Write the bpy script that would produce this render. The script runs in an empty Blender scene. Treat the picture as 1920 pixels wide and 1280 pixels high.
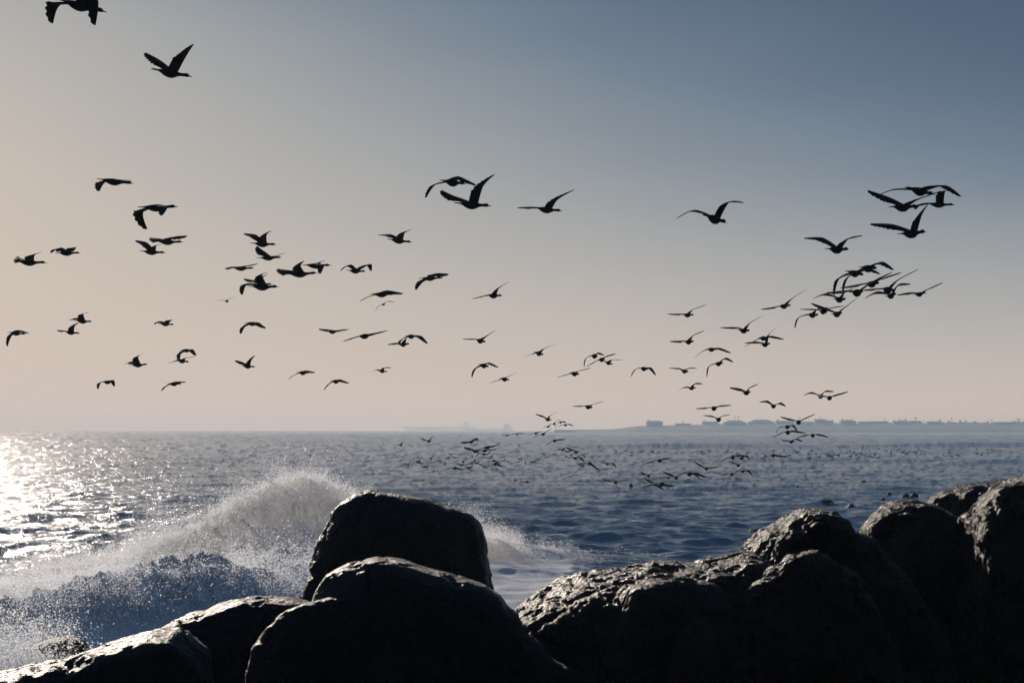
import bpy, math, random
import numpy as np

# ------------------------------------------------------------------ camera, sky, sun, exposure
SC = bpy.context.scene
COL = SC.collection
F = 1920 * 70 / 36.0            # focal length in photograph pixels
CAMZ, HORIZON = 4.0, 806.0
SUN_AZ, SUN_EL = -21.0, 20.0    # degrees; azimuth from the view axis, negative = towards the sunlit side

cam = bpy.data.cameras.new('camera')
cam_o = bpy.data.objects.new('camera', cam)
COL.objects.link(cam_o)
cam_o.location = (0, 0, CAMZ)
cam_o.rotation_euler = (math.pi / 2, 0, 0)
cam.lens, cam.sensor_width = 70, 36
cam.shift_y = (HORIZON - 640) / 1920
cam.clip_start, cam.clip_end = 0.1, 60000
SC.camera = cam_o

az, el = math.radians(SUN_AZ), math.radians(SUN_EL)
SUN_DIR = (math.sin(az) * math.cos(el), math.cos(az) * math.cos(el), math.sin(el))


def srgb(r, g, b):
    f = lambda c: c / 255 / 12.92 if c / 255 <= 0.04045 else ((c / 255 + 0.055) / 1.055) ** 2.4
    return (f(r), f(g), f(b), 1)


world = bpy.data.worlds.new('World')
SC.world = world
world.use_nodes = True
nt = world.node_tree
N, L = nt.nodes, nt.links
bg = N['Background']


def wnode(kind, op=None, **vals):
    n = N.new(kind)
    if op:
        n.operation = op
    for k, v in vals.items():
        n.inputs[int(k[1:])].default_value = v
    return n


sky = N.new('ShaderNodeTexSky')
sky.sky_type = 'NISHITA'
sky.sun_disc = False
sky.sun_elevation, sky.sun_rotation = el, az
sky.air_density, sky.dust_density, sky.ozone_density = 1.0, 2.0, 1.0
tc = N.new('ShaderNodeTexCoord')
sep = N.new('ShaderNodeSeparateXYZ')
L.new(tc.outputs['Generated'], sep.inputs[0])
elev = wnode('ShaderNodeMath', 'ARCSINE')
L.new(sep.outputs[2], elev.inputs[0])
edeg = wnode('ShaderNodeMath', 'MULTIPLY', i1=180 / math.pi)
L.new(elev.outputs[0], edeg.inputs[0])
GLOW = (math.sin(az) * math.cos(.09), math.cos(az) * math.cos(.09), math.sin(.09))   # dusty glow hangs low below the sun
dot = wnode('ShaderNodeVectorMath', 'DOT_PRODUCT', i1=GLOW)
L.new(tc.outputs['Generated'], dot.inputs[0])
acos = wnode('ShaderNodeMath', 'ARCCOSINE')
L.new(dot.outputs['Value'], acos.inputs[0])
# dusty air reaches higher up the sky towards the sun: elevation is compressed there
kmap = wnode('ShaderNodeMapRange')
kmap.interpolation_type = 'LINEAR'
kmap.inputs[1].default_value = math.radians(4)
kmap.inputs[2].default_value = math.radians(38)
kmap.inputs[3].default_value = 0.18
kmap.inputs[4].default_value = 1.16
L.new(acos.outputs[0], kmap.inputs[0])
eeff = wnode('ShaderNodeMath', 'MULTIPLY')
L.new(edeg.outputs[0], eeff.inputs[0])
# faint unevenness of the haze layers
hn = N.new('ShaderNodeTexNoise')
hn.inputs['Scale'].default_value, hn.inputs['Detail'].default_value = 3.0, 3.0
hm = N.new('ShaderNodeMapping')
hm.inputs['Scale'].default_value = (1, 1, 4)
L.new(tc.outputs['Generated'], hm.inputs[0])
L.new(hm.outputs[0], hn.inputs['Vector'])
hr = wnode('ShaderNodeMapRange')
hr.inputs[3].default_value, hr.inputs[4].default_value = 0.86, 1.14
L.new(hn.outputs['Fac'], hr.inputs[0])
hx_ = wnode('ShaderNodeMath', 'MULTIPLY')
L.new(kmap.outputs[0], hx_.inputs[0])
L.new(hr.outputs[0], hx_.inputs[1])
L.new(hx_.outputs[0], eeff.inputs[1])
er = wnode('ShaderNodeMath', 'DIVIDE', i1=30.0)
L.new(eeff.outputs[0], er.inputs[0])
ramp = N.new('ShaderNodeValToRGB')
ramp.color_ramp.interpolation = 'B_SPLINE'
stops = [(0.0, (208, 192, 179)), (1.5, (197, 185, 174)), (3.0, (179, 175, 171)), (5.4, (145, 151, 156)), (7.8, (101, 119, 139)),
         (10.5, (75, 94, 116)), (13.5, (64, 86, 111)), (20, (62, 89, 123)), (30, (60, 88, 125))]
cr = ramp.color_ramp
while len(cr.elements) < len(stops):
    cr.elements.new(0.5)
for e_, (p, c) in zip(cr.elements, stops):
    e_.position = p / 30.0
for e_, (p, c) in zip(cr.elements, stops):
    e_.color = srgb(*c)
L.new(er.outputs[0], ramp.inputs[0])
x10 = wnode('ShaderNodeVectorMath', 'SCALE')
x10.inputs[3].default_value = 10.0
L.new(ramp.outputs[0], x10.inputs[0])
nis = wnode('ShaderNodeVectorMath', 'SCALE')
nis.inputs[3].default_value = 0.010
L.new(sky.outputs[0], nis.inputs[0])
add = wnode('ShaderNodeVectorMath', 'ADD')
L.new(x10.outputs[0], add.inputs[0])
L.new(nis.outputs[0], add.inputs[1])
L.new(add.outputs[0], bg.inputs[0])
bg.inputs[1].default_value = 0.1

sun = bpy.data.lights.new('sun', 'SUN')
sun.energy, sun.angle, sun.color = 3.8, math.radians(0.53), (1.0, 0.88, 0.76)
sun_o = bpy.data.objects.new('sun', sun)
COL.objects.link(sun_o)
from mathutils import Vector
sun_o.rotation_euler = Vector(SUN_DIR).to_track_quat('Z', 'Y').to_euler()
sun_o.location = (-20, 40, 30)

SC.view_settings.view_transform = 'Standard'
SC.view_settings.look = 'None'
SC.view_settings.exposure, SC.view_settings.gamma = 0.0, 1.0
SC.cycles.use_denoising = True
SC.cycles.volume_bounces = 0
SC.cycles.max_bounces = 6
SC.cycles.transparent_max_bounces = 24
SC.cycles.sample_clamp_indirect = 4.0

# ------------------------------------------------------------------ helpers
rng = np.random.default_rng(11)
random.seed(5)


def P(px, py, D):
    """photograph pixel at distance D metres -> world point"""
    return ((px - 960) / F * D, D, CAMZ + (HORIZON - py) / F * D)


def hash3(i, j, k, seed):
    h = (i * 374761393 + j * 668265263 + k * 2147483647 + seed * 1274126177) & 0xFFFFFFFF
    h = ((h ^ (h >> 13)) * 1274126177) & 0xFFFFFFFF
    h = ((h ^ (h >> 16)) * 2246822519) & 0xFFFFFFFF
    return ((h ^ (h >> 15)) & 0xFFFF) / 32767.5 - 1.0


def vnoise(p, seed=0):
    i = np.floor(p).astype(np.int64)
    f = p - i
    u = f * f * f * (f * (f * 6 - 15) + 10)
    r = 0
    for dx in (0, 1):
        wx = u[:, 0] if dx else 1 - u[:, 0]
        for dy in (0, 1):
            wy = u[:, 1] if dy else 1 - u[:, 1]
            for dz in (0, 1):
                wz = u[:, 2] if dz else 1 - u[:, 2]
                r = r + wx * wy * wz * hash3(i[:, 0] + dx, i[:, 1] + dy, i[:, 2] + dz, seed)
    return r


def fbm(p, octaves=4, seed=0, gain=0.5, ridged=False):
    r, a, t = 0, 1.0, 0
    q = p.copy()
    for o in range(octaves):
        n = vnoise(q, seed + o * 17)
        if ridged:
            n = 1 - 2 * np.abs(n)
        r = r + a * n
        t += a
        a *= gain
        q = q * 2.03 + 5.7
    return r / t


def sstep(a, b, x):
    t = np.clip((x - a) / (b - a), 0, 1)
    return t * t * (3 - 2 * t)


def mesh_obj(name, verts, faces, mat, smooth=True, parent=None):
    me = bpy.data.meshes.new(name)
    if isinstance(faces, np.ndarray):
        verts = np.asarray(verts, dtype=np.float32)
        nf, w = faces.shape
        me.vertices.add(len(verts))
        me.vertices.foreach_set('co', verts.ravel())
        me.loops.add(nf * w)
        me.loops.foreach_set('vertex_index', faces.astype(np.int32).ravel())
        me.polygons.add(nf)
        me.polygons.foreach_set('loop_start', np.arange(0, nf * w, w, dtype=np.int32))
        me.update(calc_edges=True)
    else:
        me.from_pydata([tuple(v) for v in verts], [], faces)
    if smooth:
        me.polygons.foreach_set('use_smooth', np.ones(len(me.polygons), dtype=bool))
    me.materials.append(mat)
    me.update()
    o = bpy.data.objects.new(name, me)
    COL.objects.link(o)
    if parent:
        o.parent = parent
    return o


def grid_faces(nu, nv, wrap=False):
    a = np.arange(nu * nv).reshape(nu, nv)
    b = a[:-1, :-1].ravel(), a[1:, :-1].ravel(), a[1:, 1:].ravel(), a[:-1, 1:].ravel()
    return np.stack(b, 1)


def tag(o, label=None, cat=None, group=None, kind=None):
    if label:
        o['label'] = label
    if cat:
        o['category'] = cat
    if group:
        o['group'] = group
    if kind:
        o['kind'] = kind
    return o


def empty(name, loc):
    o = bpy.data.objects.new(name, None)
    o.location = loc
    o.empty_display_size = 0.2
    COL.objects.link(o)
    return o


class Mat:
    """small node-material builder"""
    def __init__(s, name, color=(.5, .5, .5), rough=.6, spec=.5, ior=1.5):
        s.m = bpy.data.materials.new(name)
        s.m.use_nodes = True
        s.t = s.m.node_tree
        s.b = s.t.nodes['Principled BSDF']
        s.out = s.t.nodes['Material Output']
        s.b.inputs['Base Color'].default_value = (*color, 1)
        s.b.inputs['Roughness'].default_value = rough
        s.b.inputs['Specular IOR Level'].default_value = spec
        s.b.inputs['IOR'].default_value = ior

    def n(s, kind, **inp):
        nd = s.t.nodes.new(kind)
        for k, v in inp.items():
            if k == 'op':
                nd.operation = v
            elif k.startswith('i') and k[1:].isdigit():
                nd.inputs[int(k[1:])].default_value = v
            else:
                setattr(nd, k, v)
        return nd

    def l(s, a, b):
        s.t.links.new(a, b)

    def coords(s, scale=(1, 1, 1)):
        tcn = s.n('ShaderNodeTexCoord')
        mp = s.n('ShaderNodeMapping')
        mp.inputs['Scale'].default_value = scale
        s.l(tcn.outputs['Object'], mp.inputs[0])
        return mp.outputs[0]

    def noise(s, co, scale, detail=4, rough=.55, dist=0.0):
        nz = s.n('ShaderNodeTexNoise')
        nz.inputs['Scale'].default_value = scale
        nz.inputs['Detail'].default_value = detail
        nz.inputs['Roughness'].default_value = rough
        nz.inputs['Distortion'].default_value = dist
        s.l(co, nz.inputs['Vector'])
        return nz.outputs['Fac']

    def ramp(s, fac, stops):
        r = s.n('ShaderNodeValToRGB')
        e = r.color_ramp.elements
        while len(e) < len(stops):
            e.new(.5)
        for q, (p, c) in zip(e, stops):
            q.position = p
        for q, (p, c) in zip(e, stops):
            q.color = (*c, 1) if len(c) == 3 else c
        s.l(fac, r.inputs[0])
        return r.outputs[0]

    def math(s, op, a, b=None):
        m_ = s.n('ShaderNodeMath', op=op)
        for i, v in enumerate((a, b)):
            if v is None:
                continue
            if isinstance(v, (int, float)):
                m_.inputs[i].default_value = v
            else:
                s.l(v, m_.inputs[i])
        return m_.outputs[0]

    def bump(s, h, strength, dist, normal=None):
        b = s.n('ShaderNodeBump')
        b.inputs['Strength'].default_value = strength
        b.inputs['Distance'].default_value = dist
        s.l(h, b.inputs['Height'])
        if normal is not None:
            s.l(normal, b.inputs['Normal'])
        return b.outputs[0]

    def attr(s, name):
        a = s.n('ShaderNodeAttribute')
        a.attribute_name = name
        return a.outputs['Fac']


def set_attr(o, name, vals):
    a = o.data.attributes.new(name, 'FLOAT', 'POINT')
    a.data.foreach_set('value', np.asarray(vals, dtype=np.float32))


# ------------------------------------------------------------------ materials
def mat_rock(name, dark, light, rough_lo=.14, rough_hi=.55, scale=1.0):
    m = Mat(name, dark, .35, .12)
    co = m.coords((1, 1, 1))
    big = m.noise(co, 1.3 * scale, 6, .62)
    fine = m.noise(co, 14 * scale, 8, .68, .4)
    col = m.ramp(big, [(.30, dark), (.62, light), (.8, tuple(c * .6 for c in dark))])
    mix = m.n('ShaderNodeMixRGB', blend_type='MULTIPLY')
    mix.inputs[0].default_value = .7
    m.l(col, mix.inputs[1])
    m.l(m.ramp(fine, [(.25, (.35, .35, .35)), (.7, (1.2, 1.2, 1.2))]), mix.inputs[2])
    m.l(mix.outputs[0], m.b.inputs['Base Color'])
    mr = m.n('ShaderNodeMapRange')
    mr.inputs[3].default_value, mr.inputs[4].default_value = rough_lo, rough_hi
    m.l(m.noise(co, 5 * scale, 4), mr.inputs[0])
    m.l(mr.outputs[0], m.b.inputs['Roughness'])
    vor = m.n('ShaderNodeTexVoronoi')
    vor.inputs['Scale'].default_value = 26 * scale
    m.l(co, vor.inputs['Vector'])
    n1 = m.bump(fine, 1.0, .09)
    n2 = m.bump(vor.outputs['Distance'], .7, .03, n1)
    n3 = m.bump(m.noise(co, 70 * scale, 5, .7), .8, .02, n2)
    m.l(n3, m.b.inputs['Normal'])
    return m.m


M = {}
M['rock'] = mat_rock('wet_dark_rock', (.013, .011, .009), (.036, .028, .021))
M['rock_brown'] = mat_rock('wet_brown_rock', (.020, .014, .010), (.072, .047, .030), .12, .5)
M['rock_weed'] = mat_rock('weed_covered_rock', (.035, .018, .006), (.13, .055, .012), .35, .6, 2.0)
M['ground'] = mat_rock('shore_rock', (.015, .013, .012), (.03, .026, .022), .4, .7)

m = Mat('sea_water', (.104, .142, .182), .07, .5, 1.333)
co = m.coords((.55, 1.0, 1.0))
co2 = m.coords((.8, 1.0, 1.0))
sa = m.n('ShaderNodeAttribute')
sa.attribute_name = 'slope'
ge = m.n('ShaderNodeNewGeometry')
vs = m.n('ShaderNodeVectorMath', op='SUBTRACT')
m.l(ge.outputs['Normal'], vs.inputs[0])
m.l(sa.outputs['Vector'], vs.inputs[1])
vn = m.n('ShaderNodeVectorMath', op='NORMALIZE')
m.l(vs.outputs[0], vn.inputs[0])
b1 = m.bump(m.noise(co, 1.1, 5, .62), .55, .30, vn.outputs[0])
b2 = m.bump(m.noise(co2, 4.5, 5, .65, .3), .7, .07, b1)
m.l(b2, m.b.inputs['Normal'])
m.l(m.attr('rough'), m.b.inputs['Roughness'])
foam = m.n('ShaderNodeBsdfPrincipled')
fco = m.coords((1, 1, 1))
fn = m.noise(fco, 5.0, 8, .7)
foam.inputs['Base Color'].default_value = (.62, .63, .64, 1)
foam.inputs['Roughness'].default_value = .75
foam.inputs['Specular IOR Level'].default_value = .3
m.l(m.bump(m.noise(fco, 11.0, 6, .7), .8, .08), foam.inputs['Normal'])
msk = m.n('ShaderNodeMapRange')
msk.inputs[1].default_value, msk.inputs[2].default_value = .42, .58
m.l(m.math('ADD', m.math('SUBTRACT', m.attr('foam'), .5), fn), msk.inputs[0])
# thin aerated water along the crest lets the low sun through
trl = m.n('ShaderNodeBsdfTranslucent')
trl.inputs['Color'].default_value = (.80, .80, .77, 1)
tps = m.n('ShaderNodeBsdfTransparent')
mth = m.n('ShaderNodeMixShader')
mth.inputs[0].default_value = .40
m.l(trl.outputs[0], mth.inputs[1])
m.l(tps.outputs[0], mth.inputs[2])
mf = m.n('ShaderNodeMixShader')
m.l(m.attr('thin'), mf.inputs[0])
m.l(foam.outputs[0], mf.inputs[1])
m.l(mth.outputs[0], mf.inputs[2])
ms = m.n('ShaderNodeMixShader')
m.l(msk.outputs[0], ms.inputs[0])
m.l(m.b.outputs[0], ms.inputs[1])
m.l(mf.outputs[0], ms.inputs[2])
m.l(ms.outputs[0], m.out.inputs['Surface'])
M['sea'] = m.m

m = Mat('sea_spray')
df = m.n('ShaderNodeBsdfDiffuse')
tr = m.n('ShaderNodeBsdfTranslucent')
for q in (df, tr):
    q.inputs['Color'].default_value = (.86, .88, .9, 1)
ms = m.n('ShaderNodeMixShader')
ms.inputs[0].default_value = .88
m.l(df.outputs[0], ms.inputs[1])
m.l(tr.outputs[0], ms.inputs[2])
tp = m.n('ShaderNodeBsdfTransparent')
ms2 = m.n('ShaderNodeMixShader')
ms2.inputs[0].default_value = .25
m.l(ms.outputs[0], ms2.inputs[1])
m.l(tp.outputs[0], ms2.inputs[2])
m.l(ms2.outputs[0], m.out.inputs['Surface'])
M['spray'] = m.m

m = Mat('cormorant_plumage', (.016, .013, .012), .85, .12)
co = m.coords()
m.l(m.ramp(m.noise(co, 9, 4), [(.35, (.012, .010, .009)), (.7, (.026, .021, .018))]), m.b.inputs['Base Color'])
M['bird'] = m.m
m = Mat('gull_plumage', (.09, .085, .08), .7, .3)
m.l(m.ramp(m.noise(m.coords(), 6, 3), [(.35, (.05, .048, .046)), (.7, (.14, .13, .125))]), m.b.inputs['Base Color'])
M['gull'] = m.m
m = Mat('kelp', (.03, .018, .006), .55, .12)
m.l(m.ramp(m.noise(m.coords(), 8, 4), [(.3, (.010, .006, .003)), (.75, (.03, .018, .006))]), m.b.inputs['Base Color'])
M['kelp'] = m.m


def flatmat(name, c, rough=.8, var=.25, sc=.08):
    m = Mat(name, c, rough, .3)
    m.l(m.ramp(m.noise(m.coords(), sc, 5), [(.3, tuple(v * (1 - var) for v in c)), (.7, tuple(v * (1 + var) for v in c))]), m.b.inputs['Base Color'])
    return m.m


M['land'] = flatmat('headland_scrub', (.05, .052, .048), .9, .4, .03)
M['wall_white'] = flatmat('plaster_white', (.2, .2, .2))
M['wall_tan'] = flatmat('plaster_tan', (.14, .125, .11))
M['roof_grey'] = flatmat('roof_grey', (.09, .09, .1))
M['roof_red'] = flatmat('roof_tile', (.17, .09, .06))
M['trunk'] = flatmat('palm_bark', (.09, .07, .05))
M['frond'] = flatmat('palm_frond', (.05, .075, .035), .7, .3, .5)
M['hull'] = flatmat('ship_hull_paint', (.3, .26, .25), .5, .2, .02)
M['ship'] = flatmat('ship_white_paint', (.5, .5, .48), .5, .1, .05)
M['ground_sheet'] = M['ground']

# ------------------------------------------------------------------ sea
waves = []
nw = 120
for i in range(nw):
    lam = 0.5 * (30 / 0.5) ** ((i + rng.random()) / nw)
    th = math.radians(-90 + 24) + rng.normal() * math.radians(30 if lam < 10 else 14)   # runs in towards the shore
    k = 2 * math.pi / lam
    s_rms = 0.031 * (1.0 if lam < 1.9 else (1.9 / lam) ** 1.05)
    waves.append((lam, k * math.cos(th), k * math.sin(th), s_rms * 1.414 / k, rng.random() * 6.283))

CR_PX = np.array([-500, -200, 0, 200, 300, 400, 480, 560, 620, 660, 800, 910, 1000, 1100, 1250, 1500])
CR_D = np.array([38, 40, 42, 44.5, 46, 48, 50, 52, 53, 53.6, 55.5, 57, 58.5, 60, 62, 66])
CR_Z = np.array([.6, .7, .8, .98, 1.2, 1.75, 2.3, 2.62, 2.42, 2.1, 1.5, .85, .55, .25, .06, 0.])


def crest(az_px):
    return np.interp(az_px, CR_PX, CR_D), np.interp(az_px, CR_PX, CR_Z)


PLUMES = [  # (px, D, rx, ry, height)
    (420, 37.0, 2.1, 1.6, 1.15), (260, 36.0, 1.7, 1.5, .75), (560, 39.5, 1.5, 1.3, 1.1), (110, 35, 1.9, 1.4, .4),
    (85, 27.5, .62, .8, 1.05), (-60, 34, 2.0, 1.4, .4)]


def sea_height(x, y, dr=None, da=None, full=True):
    """wave height; dr, da = local mesh spacing used to leave out waves too short for the mesh"""
    r = np.hypot(x, y)
    h = np.zeros_like(x)
    dxs = np.zeros_like(x)
    dys = np.zeros_like(x)
    lost = np.zeros_like(x)
    ux, uy = x / r, y / r
    for lam, kx, ky, a, ph in waves:
        k = math.hypot(kx, ky)
        w = 1.0
        if dr is not None:
            cr_ = np.abs(kx * ux + ky * uy) / k
            cl_ = np.abs(-kx * uy + ky * ux) / k
            sp = cr_ * dr + cl_ * r * da
            w = sstep(2.2, 4.5, lam / sp)
            lost += (1 - w * w) * (a * k) ** 2 / 2
        arg = kx * x + ky * y + ph
        c, s_ = np.cos(arg), np.sin(arg)
        h += a * w * c
        g = .95 * a * w
        dxs -= g * kx / k * s_
        dys -= g * ky / k * s_
    calm = 0.35 + 0.65 * sstep(40, 75, r)
    h, dxs, dys = h * calm, dxs * calm, dys * calm
    az_px = 960 + F * x / np.maximum(y, 1)
    # low far swell rolling in beyond the flock
    yc = 470 + 20 * np.sin(az_px / 260.)
    h += 1.15 * np.exp(-((y - yc) / 11.) ** 2) * sstep(1000, 1180, az_px) * (0.75 + .25 * np.sin(az_px / 90.))
    yc = 250 + 12 * np.sin(az_px / 210. + 1)
    h += .35 * np.exp(-((y - yc) / 6.) ** 2) * sstep(900, 1500, az_px)
    return h, dxs, dys, lost


def breaker(x, y):
    """height, foam cover of the breaking wave in front of the boulders"""
    az_px = 960 + F * x / np.maximum(y, 1)
    D, Z = crest(az_px)
    p = np.stack([x * .5, y * .5, x * 0], 1)
    wob = fbm(p, 3, 91)
    d = y - D + wob * .5
    back = np.exp(-np.abs(np.maximum(d, 0) / 4.2) ** 1.35)
    fr = np.maximum(-d, 0)
    front = .50 * np.exp(-(fr / 1.5) ** 2) + .50 * np.exp(-(fr / 8.5) ** 2)
    h = Z * np.where(d > 0, back, front)
    glassy = np.exp(-((az_px - 555) / 75) ** 2) * np.exp(-((d + .45) / .55) ** 2)
    foam = sstep(.25, -.9, d) * sstep(-19, -13, d) * sstep(.12, .55, Z)
    foam = foam * (1 - .95 * glassy)
    foam = np.maximum(foam, .52 * sstep(-20, -4, d) * sstep(2.5, 0, d) * sstep(1300, 1000, az_px) * sstep(-800, 0, az_px))
    for px, pd, rx, ry, hh in PLUMES:
        cx = (px - 960) / F * pd
        q = ((x - cx) / rx) ** 2 + ((y - pd) / ry) ** 2
        h = h + hh * np.exp(-q * 1.1) * (1 + .3 * wob)
        foam = np.maximum(foam, np.exp(-q * .55))
    # washed foam round the boulders
    foam = np.maximum(foam, .44 * sstep(60, 30, y) * sstep(1500, 1000, az_px))
    foam = np.maximum(foam, .52 * sstep(72, 64, y) * sstep(1350, 1000, az_px) * sstep(760, 900, az_px))
    thin = np.exp(-(np.maximum(-d, 0) / 3.2) ** 2) * np.exp(-(np.maximum(d, 0) / 1.6) ** 2) * sstep(.3, 1.0, Z)
    foam = np.maximum(foam, .8 * thin * sstep(1.4, .2, d))
    return h, np.clip(foam, 0, 1), np.clip(thin, 0, 1) * .85


rad = [12.0]
while rad[-1] < 15000:
    r_ = rad[-1]
    rad.append(r_ + (.3 if r_ < 30 else .12 if r_ < 62 else .12 * (r_ / 62) ** 1.7 * (1 + 1.1 * min(1, (r_ - 62) / 80))))
rad = np.array(rad)
ang = np.concatenate([-np.radians(np.linspace(88, 18, 18)), np.radians(np.linspace(-17.2, 17.2, 980)), np.radians(np.linspace(18, 88, 18))])
RR, AA = np.meshgrid(rad, ang, indexing='ij')
drr = np.gradient(rad)[:, None] * np.ones_like(AA)
daa = np.gradient(ang)[None, :] * np.ones_like(AA)
x, y, drf, daf = (RR * np.sin(AA)).ravel(), (RR * np.cos(AA)).ravel(), drr.ravel(), daa.ravel()
h, dxs, dys, lost = sea_height(x, y, drf, daf)
near = y < 90
bh, bf, bt = np.zeros_like(x), np.zeros_like(x), np.zeros_like(x)
inn = near & (np.abs(x) < 40)
bh[inn], bf[inn], bt[inn] = breaker(x[inn], y[inn])
# cauliflower lumps of whitewater
pts = np.stack([x[inn], y[inn], bh[inn] + h[inn]], 1)
amt = sstep(.5, .95, bf[inn]) * sstep(0.25, 1.0, bh[inn])
lump = fbm(pts * 1.9, 5, 7, .62, True)
lump2 = fbm(pts * 1.7 + 9, 3, 23, .5)
X, Y, Z = x + dxs, y + dys, h + bh
X[inn] += amt * lump2 * .22
Y[inn] -= amt * lump * .36
Z[inn] += amt * (lump * .30 + .05)
sea = mesh_obj('sea', np.stack([X, Y, Z], 1), grid_faces(len(rad), len(ang))[:, ::-1].copy(), M['sea'])
set_attr(sea, 'foam', bf)
set_attr(sea, 'thin', bt)
# slopes of the ripples too short for the mesh, kept as patches that grow with distance like the mesh does
v_ = 1991 * CAMZ / np.hypot(x, y)
c_ = AA.ravel() * 1991
sig = np.sqrt(lost) * sstep(40, 90, y)
q_ = np.stack([v_ * .75 + c_ * .03, c_ * .24 - v_ * .11, .05 * v_ + .02 * c_], 1)
sy = fbm(q_, 3, 801, .7) * 2.0
sx = fbm(q_ * np.array([1, 1.3, 1]) + 40, 3, 811, .7) * 2.0
gust_ = .75 + .45 * fbm(np.stack([x * .012, y * .004, 0 * x], 1), 3, 821)
slope = np.stack([sx * sig * .75, sy * sig * (.34 + .66 * sstep(2, 30, v_)), 0 * sx], 1) * gust_[:, None]
at = sea.data.attributes.new('slope', 'FLOAT_VECTOR', 'POINT')
at.data.foreach_set('vector', slope.astype(np.float32).ravel())
set_attr(sea, 'rough', np.clip(.45 * np.sqrt(np.sqrt(2 * lost + .0004)), .07, .2))
tag(sea, 'choppy grey-blue sea with a breaking wave and sun glitter', 'sea', kind='structure')

# ------------------------------------------------------------------ shore ground under and behind the camera
gx = np.concatenate([np.linspace(-300, -14, 24), np.linspace(-13, 13, 120), np.linspace(14, 300, 24)])
gy = np.concatenate([np.linspace(-260, -4, 26), np.linspace(-3, 19, 90)])
GX, GY = np.meshgrid(gx, gy, indexing='ij')
gp = np.stack([GX.ravel(), GY.ravel(), 0 * GX.ravel()], 1)
gz = 2.15 - 2.3 * sstep(8, 19, GY.ravel()) + .35 * fbm(gp * .35, 4, 3) + .07 * fbm(gp * 2.2, 4, 5)
gz += 42 * sstep(-12, -250, GY.ravel())  # unseen slope behind the camera, raised to block low horizon light on the boulders
ground = mesh_obj('ground', np.stack([gp[:, 0], gp[:, 1], gz], 1), grid_faces(len(gx), len(gy)), M['ground'])
tag(ground, 'dark rocky shore beneath the boulders', 'ground', kind='structure')


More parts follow.
